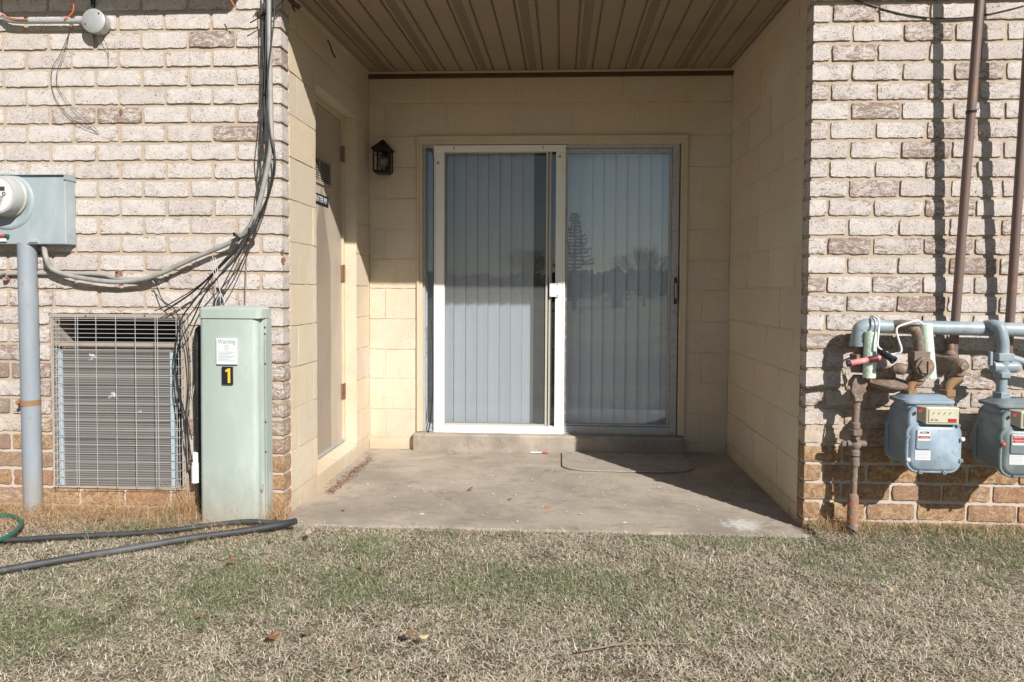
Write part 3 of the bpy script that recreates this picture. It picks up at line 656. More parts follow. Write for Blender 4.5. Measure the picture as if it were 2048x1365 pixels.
# left leaf stile near the middle
a = at(1098, 600, YG+.02)[0]; lf2 = MB(); lf2.box(a, a+.02, YG+.0, YG+.035, zbm, zt); lf2.box(X0+fw_, X0+fw_+.006, YG, YG+.03, zbm, zt)
lf2.build('door_leaf_frame', MT['alu'], sd, bev=.001)
# white screen-door frame
wx0, wx1, wz0, wz1 = R2(867, 290, 1132, 867, YW)
wf = MB(); sw = at(888, 500, YW)[0]; sx = at(1111, 500, YW)[0]; zt1 = at(1000, 303, YW)[2]; zb1 = at(1000, 853, YW)[2]
wf.box(wx0, wx1, YW, YW+.036, zt1, wz1); wf.box(wx0, wx1, YW, YW+.036, wz0+.002, zb1)
wf.box(wx0, wx0+.012, YW+.002, YW+.036, zb1, zt1); wf.box(wx0+.012, sw, YW+.006, YW+.030, zb1, zt1)
wf.box(sx, wx1-.016, YW+.006, YW+.030, zb1, zt1); wf.box(wx1-.016, wx1, YW+.002, YW+.036, zb1, zt1)
wfo = wf.build('screen_frame', MT['whiteframe'], sd, bev=.003)
# sliding screen with its own darker frame
sf = MB(); bx0, bx1 = at(1092, 600, YW)[0], at(1099, 600, YW)[0]
sf.box(bx0-.004, bx0+.010, YW+.008, YW+.026, zb1, zt1); sf.box(bx1-.006, bx1+.006, YW+.012, YW+.028, zb1, zt1); sf.box(sw, bx0, YW+.012, YW+.026, zb1, zb1+.014); sf.box(sw, bx0, YW+.012, YW+.026, zt1-.008, zt1)
sf.box(sw, sw+.004, YW+.012, YW+.026, zb1, zt1)
sf.build('sliding_screen_frame', MT['beigeframe'], sd, bev=.001)
MB().quad((sw+.004, YW+.018, zb1+.014), (bx0-.004, YW+.018, zb1+.014), (bx0-.004, YW+.018, zt1-.008), (sw+.004, YW+.018, zt1-.008)).build('insect_screen', MT['screen'], sd)
# latch, pull and rubber strip
lx0, lx1, lz0, lz1 = R2(1099, 567, 1118, 594, YW-.012)
MB().prism(rrect(lx0, lx1, lz0, lz1, .006), YW-.014, YW+.004).build('latch', MT['whiteframe'], sd, bev=.002)
l2 = MB()
for z in (lz0+.009, lz1-.009): l2.cyl((lx1-.009, YW-.016, z), (lx1-.009, YW-.013, z), .004, seg=8)
l2.each('latch_screw', MT['dial'], sd)
px0, px1, pz0, pz1 = R2(1348, 555, 1354, 609, YA-.03)
MB().prism(rrect(px0, px1, pz0, pz1, .008), YA-.036, YA-.021).build('door_pull', MT['blackrub'], sd, bev=.002)
MB().box(px0+.003, px1-.003, YA-.040, YA-.036, pz0+.04, pz1-.04).build('pull_plate', MT['galv'], sd, bev=.001)
MB().tube(line([(864, 640), (866, 760), (864, 810), (860, 845), (856, 868)], [YW-.004]*3+[YW-.014, YW-.02]), .0045, 6).build('loose_seal', MT['blackrub'], sd, smooth=True)
MB().tube(line([(853, 297), (862, 298), (866, 312), (867, 350), (866, 640)], [YW-.004]*5), .003, 6).build('loose_seal', MT['blackrub'], sd, smooth=True)
sl_ = MB()
for (cx, cy) in ((908, 296), (1086, 294)): p = at(cx, cy, YW-.001); sl_.cyl((p[0], YW-.0012, p[2]), (p[0], YW+.001, p[2]), .005, seg=8); sl_.box(p[0]-.0015, p[0]+.0015, YW-.001, YW+.001, p[2]-.018, p[2])
for (cx, cy) in ((914, 857), (1089, 857)): p = at(cx, cy, YW-.001); sl_.cyl((p[0], YW-.0012, p[2]), (p[0], YW+.001, p[2]), .003, seg=8)
sl_.each('screw_slot', MT['dial'], sd)
for (cx, cy, s_) in ((876, 326, .011), (1120, 313, .011)):
    p = at(cx, cy, YW-.002); MB().prism([(p[0]-s_, p[2]), (p[0], p[2]-s_), (p[0]+s_, p[2]), (p[0], p[2]+s_)], YW+.001, YW+.0055).build('corner_tape', MT['acsleeve'], sd)
# worn shade cloth at the top of the right pane
sc_ = MB().box(xm+.006, X1-.062, YG+.012, YG+.016, at(1200, 308, YG)[2], zt-.01).build('shade_strip', MT['beigeframe'], sd)
# ---- vertical blinds (hang inside)
YB = 1.66
bl = thing('vertical_blinds', (0, YB, 2.1), 'white vertical blinds hanging behind the sliding glass door', 'blinds')
MB().box(X0+.02, X1-.02, YB-.02, YB+.02, Z1-.02, Z1+.03).build('head_rail', MT['slat'], bl)
bxs = [1085, 1158, 1235, 1312, 1393, 1470, 1550, 1630, 1710, 1790]; bxs = [820+v*.2931 for v in bxs]
lxs = [300, 380, 458, 533, 610, 687, 765, 843]; lxs = [820+v*.2931 for v in lxs]
allx = [851.]+[852+v for v in ()]+[868., 889.]+lxs
pairs = list(zip(allx[:-1], allx[1:]))+list(zip(bxs[:-1], bxs[1:]))
pairs += [(1112., 1139.)]
for i, (pa, pb) in enumerate(pairs):
    xa, xb = at(pa, 600, YB)[0], at(pb, 600, YB)[0]; wob = random.uniform(-.003, .003)
    sl2 = MB(); za, zb2 = Z0+.03, Z1-.02; n_ = 2
    ti = random.uniform(.004, .010); fr_ = [(xa+.0001+(xb-xa-.0006)*q/n_, YB+ti-2*ti*q/n_+.0015*sin(pi*q/n_)+wob*.35) for q in range(n_+1)]
    for (p, q) in zip(fr_[:-1], fr_[1:]): sl2.quad((p[0], p[1], za), (q[0], q[1], za), (q[0], q[1], zb2), (p[0], p[1], zb2))
    o = sl2.build('slat', MT['slat'], bl, normals=False)
# ------------------------------------------------------------------ ground
def gz(x, y):
    z = -.012+.035*max(0, min(1, (y+.30)/.28)) if y > -.3 else -.012
    if XL-.02 < x < XR+.02: z = -.012
    z += .004*mnoise.noise(Vector((x*3, y*3, 0)))
    if y < -6: z -= .01*(-6-y)*.0
    return z
gm = MB(); gxs = sorted(set([-400, -150, -60, -30, -15, -8]+[round(-5+.12*i, 3) for i in range(84)]+[8, 15, 30, 60, 150, 400]))
gys = sorted(set([-500, -200, -80, -40, -20, -10, -6]+[round(-4+.1*i, 3) for i in range(41)]+[.04]))
vid = {}
for j, y in enumerate(gys):
    for i, x in enumerate(gxs): gm.v.append((x, y, gz(x, y)))
for j in range(len(gys)-1):
    for i in range(len(gxs)-1): k = j*len(gxs)+i; gm.f.append((k, k+1, k+1+len(gxs), k+len(gxs)))
tag(gm.build('ground', MT['ground'], smooth=True), kind='structure')
tag(MB().quad((-400, .041, -.13), (400, .041, -.13), (400, 400, -.13), (-400, 400, -.13)).build('ground_behind_building', MT['ground']), kind='structure')
# patio slab with a slightly ragged front edge
pm = MB(); n_ = 100
def pedge(x): return -.085+.012*mnoise.noise(Vector((x*4, 1, 0)))+.006*mnoise.noise(Vector((x*17, 4, 0)))
for i in range(n_):
    xa, xb = XL-.01+(XR-XL+.02)*i/n_, XL-.01+(XR-XL+.02)*(i+1)/n_
    for ya, yb in ((None, .3), (.3, .9), (.9, 1.6)):
        A = pedge(xa) if ya is None else ya; B = pedge(xb) if ya is None else ya
        zf = lambda x, y: .0035*mnoise.noise(Vector((x*1.6, y*1.6, 3)))+(-.008*(y/1.5)*(1-(x-XL)/(XR-XL)))+.006*(x-XL)/(XR-XL)*(y/1.5)
        pm.quad((xa, A, zf(xa, A)), (xb, B, zf(xb, B)), (xb, yb, zf(xb, yb)), (xa, yb, zf(xa, yb)))
        if ya is None: pm.quad((xa, A-.004, -.08), (xb, B-.004, -.08), (xb, B, zf(xb, B)), (xa, A, zf(xa, A)))
tag(pm.build('patio', MT['concrete'], smooth=False), kind='structure')
# ---- turf
def blades(name, mat, pts, L, W_, lean, greens, curl=.8, seed=1, label=None, cat=None):
    r_ = np.random.default_rng(seed); n = len(pts); L = L[:, None]
    th = r_.uniform(0, 2*pi, n); dirv = np.stack([np.cos(th), np.sin(th), np.zeros(n)], 1)
    side = np.stack([-np.sin(th), np.cos(th), np.zeros(n)], 1)
    el0 = lean+r_.normal(0, .28, n); P = pts.copy(); V = []; S = 4; ca = r_.normal(0, .5, n)
    for k in range(S):
        wv = (W_*(1-(k/(S-1))**1.6*.85))[:, None]
        V.append(P-side*wv*.5); V.append(P+side*wv*.5)
        el = el0-curl*(k+.5)/S*r_.uniform(.5, 1.5, n)*1.5
        a2 = th+ca*(k+1)/S; dv = np.stack([np.cos(a2), np.sin(a2), np.zeros(n)], 1)
        P = P+(dv*np.cos(el)[:, None]+np.array([0, 0, 1.])*np.sin(el)[:, None])*L/(S-1)
        P[:, 2] = np.maximum(P[:, 2], pts[:, 2]+.002)
    V = np.stack(V, 1); nv = 2*S; verts = V.reshape(-1, 3)
    base = np.arange(n)[:, None]*nv; F = []
    for k in range(S-1): F.append(base+np.array([2*k, 2*k+1, 2*k+3, 2*k+2]))
    F = np.stack(F, 1).reshape(-1)
    me = bpy.data.meshes.new(name); me.vertices.add(len(verts)); me.vertices.foreach_set('co', verts.ravel().astype(np.float32))
    nf = len(F)//4; me.loops.add(len(F)); me.loops.foreach_set('vertex_index', F.astype(np.int32)); me.polygons.add(nf)
    me.polygons.foreach_set('loop_start', np.arange(nf, dtype=np.int32)*4); me.polygons.foreach_set('loop_total', np.full(nf, 4, dtype=np.int32))
    me.update(calc_edges=True); me.polygons.foreach_set('use_smooth', np.ones(nf, dtype=bool))
    c = np.zeros((n, nv, 4), np.float32); c[:, :, 0] = greens[:, None]; c[:, :, 1] = r_.uniform(0, 1, n)[:, None]; c[:, :, 3] = 1
    at_ = me.color_attributes.new('blade', 'FLOAT_COLOR', 'POINT'); at_.data.foreach_set('color', c.ravel())
    me.materials.append(mat); o = bpy.data.objects.new(name, me); COL.objects.link(o)
    return tag(o, label, cat, kind='stuff')
def scatter(n, x0, x1, y0, y1, r_):
    p = np.stack([r_.uniform(x0, x1, n), r_.uniform(y0, y1, n)], 1)
    inside = (p[:, 0] > XL-.0) & (p[:, 0] < XR+.0) & (p[:, 1] > np.array([pedge(x)-.004+abs(r_.normal(0, .004))*0 for x in p[:, 0]])+r_.normal(0.004, .008, n))
    return p[~inside]
rg = np.random.default_rng(5)
A = scatter(330000, -3.2, 2.8, -1.75, -.004, rg); B = scatter(26000, -4.6, 4.4, -4.6, -1.7, rg)
thin = np.array([mnoise.noise(Vector((x*7, y*9, 12.)))+.6*mnoise.noise(Vector((x*22, y*22, 2.))) for x, y in A])
A = A[rg.uniform(0, 1, len(A)) < np.clip(1.05+thin*1.1, .5, 1)]
pts2 = np.concatenate([A, B]); gcen = [(at_[0], at_[1], s1, a1) for at_, s1, a1 in ((atZ(430, 1180, 0), .33, .9), (atZ(270, 1060, 0), .12, .9), (atZ(1010, 1165, 0), .3, .8), (atZ(1200, 1180, 0), .2, .8), (atZ(700, 1090, 0), .2, .45), (atZ(1950, 1100, 0), .3, .75), (atZ(1450, 1080, 0), .2, .5), (atZ(60, 1240, 0), .25, .8), (atZ(690, 1170, 0), .22, .7), (atZ(1750, 1110, 0), .35, .35))]
gv = np.zeros(len(pts2))
for cx, cy, s1, a1 in gcen: gv = np.maximum(gv, a1*np.exp(-(((pts2[:, 0]-cx)/(s1*1.5))**2+((pts2[:, 1]-cy)/(s1*.75))**2)))
ns = np.array([mnoise.noise(Vector((x*2.3, y*2.8, 1.)))*.55+mnoise.noise(Vector((x*9, y*9, 5.)))*.55+mnoise.noise(Vector((x*26, y*26, 8.)))*.3 for x, y in pts2])
prob = np.clip(.12+gv*.60+ns*.55, .03, .9)
grn = (rg.uniform(0, 1, len(pts2)) < prob).astype(float)*rg.uniform(.65, 1, len(pts2))
zz = np.array([gz(x, y) for x, y in pts2])+rg.uniform(0, .008, len(pts2))
P3 = np.column_stack([pts2, zz]); Ln = rg.gamma(4., .0050, len(P3))*(1+.25*(grn > 0)); Wd = rg.uniform(.0010, .0023, len(P3)); Wd[len(A):] *= 1.6
lean = np.where(grn > 0, .85, .42)+rg.normal(0, .2, len(P3))
blades('lawn_grass', MT['blade'], P3, Ln, Wd, lean, grn, seed=3, label='short dormant tan lawn with green patches', cat='grass')
# clumps of coarser green blades
ct = []
for _ in range(240):
    k = rg.integers(0, len(gcen)); cx, cy, s1, a1 = gcen[k]; q = (cx+rg.normal(0, s1*1.1), cy+rg.normal(0, s1*.6))
    if q[1] > -.12 and XL-.02 < q[0] < XR+.02 or q[1] > -.03: continue
    ct.append(np.column_stack([rg.normal(q[0], .014, 22), rg.normal(q[1], .014, 22)]))
ct = np.concatenate(ct); P4 = np.column_stack([ct, [gz(x, y) for x, y in ct]])
blades('grass_tufts', MT['blade'], P4, rg.uniform(.025, .062, len(P4)), rg.uniform(.0012, .0024, len(P4)), np.full(len(P4), .95), rg.uniform(.75, 1, len(P4)), .8, 21, 'coarser green tufts standing in the dormant lawn', 'grass')
# long dry straw against the wall
S1 = np.column_stack([rg.uniform(-3.1, XL-.01, 8500), -np.abs(rg.gamma(1.6, .06, 8500))-.004]); S1 = S1[(S1[:, 1] > -.42)]
c0 = at(560, 1000, -.05)[0]; S2 = np.column_stack([rg.normal(c0, .04, 260), rg.uniform(-.08, -.005, 260)]); S2 = S2[S2[:, 0] < XL+.03]
c1 = at(375, 950, -.05)[0]; S3 = np.column_stack([rg.normal(c1, .035, 260), rg.uniform(-.08, -.005, 260)])
c2 = at(1680, 1050, -.05)[0]; S4 = np.column_stack([rg.normal(c2, .055, 700), rg.uniform(-.10, -.005, 700)]); S5 = np.column_stack([rg.uniform(XR+.0, 2.8, 2600), -np.abs(rg.gamma(1.5, .03, 2600))-.004])
S4 = S4[S4[:, 0] > XR]
def strawset(nm, S, la, lb, g, seed, lab, lean=.9, curl=.9, w1=.0022):
    z = np.array([gz(x, y) for x, y in S]); n = len(S); gr = (rg.uniform(0, 1, n) < g)*1.
    blades(nm, MT['straw'], np.column_stack([S, z]), rg.uniform(la, lb, n), rg.uniform(.001, w1, n), np.full(n, lean), gr, curl, seed, lab, 'grass')
strawset('dry_straw', S1, .03, .125, .03, 11, 'orange dry straw under the air conditioner cage', .8, 1.)
strawset('dry_straw', S2, .06, .19, .0, 12, 'tall dry tuft at the left brick corner beside the green pedestal', 1.1, .7)
strawset('dry_straw', S3, .08, .24, .03, 13, 'tall straggly dry stalks between air conditioner and pedestal', 1.15, .7)
strawset('dry_straw', S4, .04, .12, .1, 14, 'dark tangled tuft at the foot of the gas riser', 1.0, .8)
strawset('dry_straw', S5, .03, .075, .30, 15, 'ragged grass edge along the right brick wall', 1.0, .7)
# ------------------------------------------------------------------ air conditioner
ax = thing('air_conditioner', ((AX0+AX1)/2, 0, AZ0), 'wall air conditioner behind a pale wire cage beside the green pedestal', 'air conditioner')
ix0, ix1 = at(106, 800, .01)[0], at(372, 800, .01)[0]; iz0, iz1 = AZ0+.004, AZ1-.004
sv = MB(); t = .006
sv.box(AX0+.004, ix0+.008, .0, .34, iz0, iz1); sv.box(at(361, 800, .0)[0], AX1-.004, .002, .34, iz0, iz1)
sv.box(ix0+.008, at(361, 800, 0)[0], -.004, .34, at(230, 636, 0)[2], iz1); sv.box(ix0+.008, at(361, 800, 0)[0], .0, .34, iz0, iz0+.006)
sv.build('sleeve', MT['acsleeve'], ax, bev=.002)
# plenum and coil
cx0, cx1 = at(120, 800, .03)[0], at(352, 800, .03)[0]; cz1 = at(230, 698, .03)[2]
MB().box(ix0+.010, cx1+.06, .17, .19, iz0+.01, iz1-.02).build('plenum_back', MT['dark'], ax)
MB().box(cx0+.018, cx1-.022, .030, .055, iz0+.006, cz1).build('condenser_coil', MT['coil'], ax)
bb = MB(); bb.box(ix0+.010, cx1+.012, .012, .03, at(230, 695, .012)[2], at(230, 685, .012)[2]); bb.build('cross_bar', MT['acsleeve'], ax, bev=.001)
for xx in (cx0, cx1-.022): MB().box(xx, xx+.018, .018, .05, iz0+.006, cz1-.01).build('side_bracket', MT['acblue'], ax, bev=.001)
cg = MB(); YC = -.045; rw = .0014
hy = [637, 641, 649, 658, 666.5, 675, 683.5, 699, 716, 732.5, 750, 754, 774, 791, 807, 824, 840, 856, 860, 874, 890, 907, 924, 941, 957, 973]
gx = [106, 150.5, 155, 191.5, 231, 270, 310, 314.5, 352, 356.5]
def gxl(x, y): return x+ (y-640)*.012
xa, xb = 105, 357
for y in hy:
    a = at(gxl(xa, y), y, YC); b = at(gxl(xb, y), y+2, YC); cg.tube([(a[0], .0, a[2]), a, b, (b[0], .0, b[2])], rw, 6, 0)
for x in gx: cg.tube([at(gxl(x, 632), 632, YC-.004), at(gxl(x, 974), 974, YC-.004)], rw*.95, 6, 0)
for x in (xa, xb):
    for yy in (-.022, -.002): a = at(gxl(x, 637), 637, YC); b = at(gxl(x, 973), 973, YC); cg.tube([(a[0]-.0, yy, a[2]), (b[0], yy, b[2])], rw, 6, 0)
cg.build('wire_cage', MT['wire'], ax, smooth=True)
sc2 = MB()
for x in (171, 289): p = at(x, 632, -.006); sc2.cyl((p[0], -.007, p[2]), (p[0], -.002, p[2]), .004, seg=8)
sc2.each('screw', MT['dial'], ax)
# ------------------------------------------------------------------ utility pedestal
YP = -.15; pb = atZ(467, 1045, .0)
p0, p1 = at(398, 900, YP)[0], at(521, 900, YP)[0]; pzt = at(450, 636, YP)[2]; YPB = -.03
p1 = at(515, 800, YP)[0]; pr = atX(540, 800, p1+.012)
ped = thing('utility_pedestal', ((p0+p1)/2, (YP+YPB)/2, 0), 'pale green metal utility pedestal marked 1 against the brick wall', 'utility box')
def rr_plan(x0, x1, y0, y1, r_, z, bulge=0.):
    return [(x, y-(bulge*(1-((x-(x0+x1)/2)/((x1-x0)/2))**2) if y < (y0+y1)/2 else 0), z) for x, y in rrect(x0, x1, y0, y1, r_, 5)]
L_ = .003; m = MB(); tl = at(401, 640, YP)[0]; sh = .0
m.loft([rr_plan(p0, p1, YP, YPB, .022, -.03, .012), rr_plan(p0+.002, p1, YP, YPB, .022, .5, .012), rr_plan(p0+.006, p1, YP, YPB, .022, pzt, .012)])
m.build('cover', MT['pedestal'], ped, smooth=True)
m = MB(); m.box(p1-.0005, p1+.014, YP+.035, YPB+.0, -.03, pzt-.005); m.box(p1+.014, p1+.018, YP+.05, YPB, -.03, pzt-.005)
m.build('back_panel', MT['pedestaldark'], ped, bev=.003)
m = MB(); zt_ = at(450, 617, YP)[2]
m.loft([rr_plan(p0+.003, p1+.020, YP-.006, YPB+.004, .024, pzt-.002, .012), rr_plan(p0+.003, p1+.020, YP-.006, YPB+.004, .024, zt_-.004, .012), rr_plan(p0+.010, p1+.012, YP+.002, YPB-.004, .022, zt_+.003, .010), rr_plan(p0+.09, p1-.08, YP+.045, YPB-.05, .012, zt_+.012, .0)])
m.build('lid', MT['pedestal'], ped, smooth=True)
m = MB(); p = at(525, 975, YP+.02); m.box(p1+.001, p1+.010, YP+.018, YP+.034, p[2]-.02, p[2]+.014); m.cyl((p1+.006, YP+.014, p[2]-.004), (p1+.006, YP+.02, p[2]-.004), .010, seg=6)
m.build('lock', MT['galv'], ped, bev=.001)
m = MB()
for y in (655, 668, 728, 845, 905): p = atX(529, y, p1+.016); m.cyl((p1+.013, YP+.045, p[2]), (p1+.02, YP+.045, p[2]), .0035, seg=8)
m.each('rivet', MT['dial'], ped)
YL = YP-.0135
x0, x1, z0, z1 = R2(433, 677, 474, 729, YL)
lb = MB().box(x0, x1, YL-.0006, YL+.006, z0, z1).build('warning_label', MT['label'], ped)
text_mesh('Warning', .0285, ((x0+x1)/2, YL-.0012, z1-.0155), FRONT, MT['labelgrey'], lb, sx=.82, bold=.0003)
m = MB(); c = ((x0+x1)/2, YL-.0012, z1-.043)
def annulus(m, c, r, w_, n=20):
    for k in range(n):
        a, b = 2*pi*k/n, 2*pi*(k+1)/n
        m.quad((c[0]+r*cos(a), c[1], c[2]+r*sin(a)), (c[0]+r*cos(b), c[1], c[2]+r*sin(b)), (c[0]+(r-w_)*cos(b), c[1], c[2]+(r-w_)*sin(b)), (c[0]+(r-w_)*cos(a), c[1], c[2]+(r-w_)*sin(a)))
annulus(m, c, .0125, .0016); annulus(m, c, .006, .0015)
for k in range(7): z = z1-.064-.0066*k; m.quad((x0+.010, YL-.0012, z), (x1-.012-.012*(k % 3), YL-.0012, z), (x1-.012-.012*(k % 3), YL-.0012, z+.0017), (x0+.010, YL-.0012, z+.0017))
m.build('printed_lines', MT['labelgrey'], lb, normals=False)
x0, x1, z0, z1 = R2(444, 734, 465, 769, YL)
lb = MB().box(x0, x1, YL-.0008, YL+.006, z0, z1).build('number_label', MT['blacklabel'], ped)
cx = (x0+x1)/2+.002; hh = z1-z0
MB().prism([(cx+.001, z0+hh*.08), (cx+.0125, z0+hh*.08), (cx+.0125, z1-hh*.09), (cx+.003, z1-hh*.09), (cx-.010, z1-hh*.20), (cx-.010, z1-hh*.30), (cx+.001, z1-hh*.27)], YL-.0018, YL-.0009).build('numeral', MT['yellow'], lb)
# ------------------------------------------------------------------ electric meter box
XE = at(152, 420, 0)[0]; YE = atX(131, 420, XE)[1]; ez0, ez1 = at(120, 489, YE)[2], at(120, 352, YE)[2]; XEL = at(-115, 420, YE)[0]
em = thing('electric_meter_box', (XE-.2, 0, ez0), 'grey blue electric meter box on the left brick wall', 'electric meter')
MB().box(XEL, XE, YE, -.002, ez0, ez1).build('box', MT['elecbox'], em, bev=.004)
m = MB(); m.hexa([(XEL-.005, YE-.012, ez1+.002), (XE+.004, YE-.012, ez1+.002), (XE+.004, -.002, ez1+.002), (XEL-.005, -.002, ez1+.002)], [(XEL-.005, YE-.012, ez1+.007), (XE+.004, YE-.012, ez1+.007), (XE+.004, -.002, ez1+.014), (XEL-.005, -.002, ez1+.014)])
m.box(XE+.001, XE+.004, YE-.010, -.003, ez1-.018, ez1+.002); m.build('rain_lid', MT['elecbox'], em, bev=.001)
cE = at(14, 403, YE); R1 = .122
m = MB(); m.lathe((cE[0], YE+.002, cE[2]), (0, -1, 0), [(R1+.012, 0), (R1+.012, .004), (R1+.004, .010), (R1-.006, .010), (R1-.014, .005), (.05, .005)], 40); m.build('socket_ring', MT['elecbox'], em, smooth=True)
gl_ = MB(); gl_.lathe((cE[0]+.012, YE-.004, cE[2]+.02), (0, -1, 0), [(.098, 0), (.098, .012), (.092, .016), (.0905, .062), (.086, .070), (.080, .072), (.02, .0722)], 40)
mo = gl_.build('meter', MT['metering'], em, smooth=True)
fc = MB(); fc.lathe((cE[0]+.012, YE-.0762, cE[2]+.02), (0, -1, 0), [(.078, 0), (.078, .001), (.01, .0012)], 36); fco = fc.build('meter_face', MT['meterface'], mo)
fx, fy, fz = cE[0]+.012, YE-.0786, cE[2]+.02
MB().box(fx-.045, fx+.042, fy-.001, fy+.001, fz+.019, fz+.037).build('display', MT['lcd'], mo)
m = MB()
for k in range(8):
    z = fz-.008-.0062*k; ww = .05-.0035*k; m.quad((fx-ww, fy-.0006, z), (fx+ww*.75, fy-.0006, z), (fx+ww*.75, fy-.0006, z+.0016), (fx-ww, fy-.0006, z+.0016))
annulus(m, (fx+.038, fy-.0007, fz+.004), .009, .004, 14); m.quad((fx-.012, fy-.0006, fz+.046), (fx+.02, fy-.0006, fz+.046), (fx+.02, fy-.0006, fz+.048), (fx-.012, fy-.0006, fz+.048))
m.each('printed_lines', MT['dial'], mo, normals=False)
p = atX(143, 466, XE); m = MB(); m.lathe((XE, p[1], p[2]), (1, 0, 0), [(.024, 0), (.024, .0012), (.021, .0012), (.0205, .0004), (.004, .0005)], 20); m.build('knockout', MT['elecbox'], em, smooth=True)
p = at(3, 472, YE-.02)
m = MB(); m.cyl((p[0]-.03, YE-.012, p[2]), (p[0]+.012, YE-.012, p[2]+.001), .008, seg=10); m.build('red_seal', MT['redcap'], em, smooth=True)
m = MB(); m.cyl((p[0]+.012, YE-.012, p[2]+.001), (p[0]+.026, YE-.012, p[2]), .0085, seg=10); m.build('green_seal', MT['greenhose'], em, smooth=True)
MB().box(p[0]-.02, p[0]+.012, YE-.010, YE-.002, p[2]-.026, p[2]-.008).build('seal_tag', MT['label'], em)
q = at(67, 482, YE); MB().box(q[0]-.02, q[0]+.022, YE-.006, YE+.001, q[2]-.008, q[2]+.006).build('hasp', MT['elecbox'], em, bev=.001)
# big conduit below the box
yc = YE*.52
co = thing('electrical_conduit', at(66, 1030, yc), 'thick grey painted conduit running down from the meter box', 'conduit')
m = MB(); m.cyl(at(54, 486, yc), at(67, 1042, yc), .0405, seg=24); m.build('pipe', MT['conduit'], co, smooth=True)
m = MB(); c = at(61, 805, yc); m.cyl((c[0], yc, c[2]-.014), (c[0], yc, c[2]+.014), .0425, seg=24); m.box(c[0]-.062, c[0]-.035, yc-.006, yc+.03, c[2]-.016, c[2]+.016); m.cyl((c[0]-.052, yc-.02, c[2]), (c[0]-.052, yc-.004, c[2]), .010, seg=8)
m.build('strap', MT['rustorange'], co, bev=.001)
# thin horizontal conduit
hc = thing('thin_conduit', at(160, 550, -.012), 'thin grey conduit clipped level along the brick under the meter box', 'conduit')
MB().tube(line([(-60, 550), (90, 547), (200, 549), (232, 557), (320, 561)], -.014), .010, 10).build('pipe', MT['greycable'], hc, smooth=True)
for (x, y) in ((12, 555), (237, 548)):
    m = MB(); c = at(x, y, -.016); m.box(c[0]-.010, c[0]+.010, -.027, -.001, c[2]-.016, c[2]+.018); m.cyl((c[0]+.004, -.042, c[2]+.014), (c[0]+.004, -.02, c[2]+.014), .006, seg=8); m.build('clip', MT['rustred'], hc, bev=.003)
# ------------------------------------------------------------------ junction box, its conduit and wires
jb = thing('round_junction_box', at(190, 42, 0), 'round grey junction box near the top of the left brick wall', 'junction box')
c = at(186, 40, -.055); m = MB(); m.lathe((c[0], -.004, c[2]-.004), (0, -1, 0), [(.052, 0), (.054, .04), (.056, .044), (.056, .050), (.052, .053), (.01, .054)], 28); m.build('box', MT['galv'], jb, smooth=True)
m = MB()
for dx, dz in ((.03, .028), (-.036, -.02)): m.cyl((c[0]+dx, -.0595, c[2]+dz), (c[0]+dx, -.056, c[2]+dz), .004, seg=8)
m.each('screw', MT['dial'], jb)
MB().tube(line([(-20, 30), (3, 31), (14, 40), (40, 43), (100, 43), (160, 43)], -.028), .0118, 10).build('feed_conduit', MT['galv'], jb, smooth=True)
m = MB(); a = at(160, 43, -.028); m.cyl((a[0]-.006, -.028, a[2]), (a[0]+.02, -.028, a[2]), .0155, seg=12); m.build('connector', MT['galv'], jb, smooth=True)
MB().tube(line([(186, -40), (186, 14)], -.03), .0105, 10, 0).build('black_drop', MT['blackcable'], jb, smooth=True)
def cable(name, pts, Y, r_, mat, label, cat, group=None, seg=8, sm_=5):
    o = MB().tube(line(pts, Y), r_, seg, sm_).build(name, MT[mat], smooth=True); return tag(o, label, cat, group)
cable('thin_wire', [(146, 22), (140, 60), (120, 110), (103, 140), (106, 185), (130, 225), (165, 252), (198, 265)], -.012, .0013, 'blackcable', 'thin black wire hanging in a loop, ending lower left of the round junction box', 'wire', 'loose wires below the junction box')
cable('thin_wire', [(140, 45), (132, 95), (112, 160), (140, 210), (170, 238), (196, 262)], -.016, .0012, 'blackcable', 'thin black wire crossing the longer loop below the junction box', 'wire', 'loose wires below the junction box')
cable('thin_wire', [(200, 66), (208, 80), (215, 95), (217, 116)], -.03, .0012, 'blackcable', 'short black wire end under the round junction box', 'wire', 'loose wires below the junction box')
cable('orange_wire', [(147, -10), (147, 18), (141, 30), (128, 39)], -.045, .0028, 'orangewire', 'orange wire dropping beside the round junction box', 'wire')
cable('orange_wire', [(3, 28), (14, 34), (30, 38), (55, 39)], -.045, .0026, 'orangewire', 'short orange wire lying along the conduit at the left edge', 'wire')
cable('orange_wire', [(458, -6), (464, 4), (470, 14)], -.10, .0026, 'orangewire', 'orange wire end left of the cable bundle at the top', 'wire')
# ------------------------------------------------------------------ cable bundle
fat = [(88, 490), (92, 515), (104, 538), (140, 552), (200, 562), (250, 564), (310, 552), (380, 520), (440, 495), (478, 476), (500, 452), (516, 415), (527, 372), (536, 330), (542, 285), (541, 200), (539, 100), (538, -30)]
cable('service_cable', fat, [YE*.5, -.07, -.05]+[-.045]*6+[-.055, -.07, -.08]+[-.082]*6, .0115, 'greycable', 'fat grey service cable sweeping from the meter box up the brick corner', 'cable', seg=12)
GB = 'black cables bundled up the brick corner'
def bc(pts, Y, r_, lab, mat='blackcable'): return cable('black_cable' if mat == 'blackcable' else 'pale_wire', pts, Y, r_, mat, lab, 'cable', GB if mat == 'blackcable' else 'pale wires entering the pedestal')
bc([(528, -30), (529, 100), (530, 180), (527, 260), (520, 330), (522, 370), (515, 430), (500, 455), (482, 490), (440, 535), (385, 585), (330, 622)], -.055, .0042, 'thick black cable running down the corner and into the top of the air conditioner')
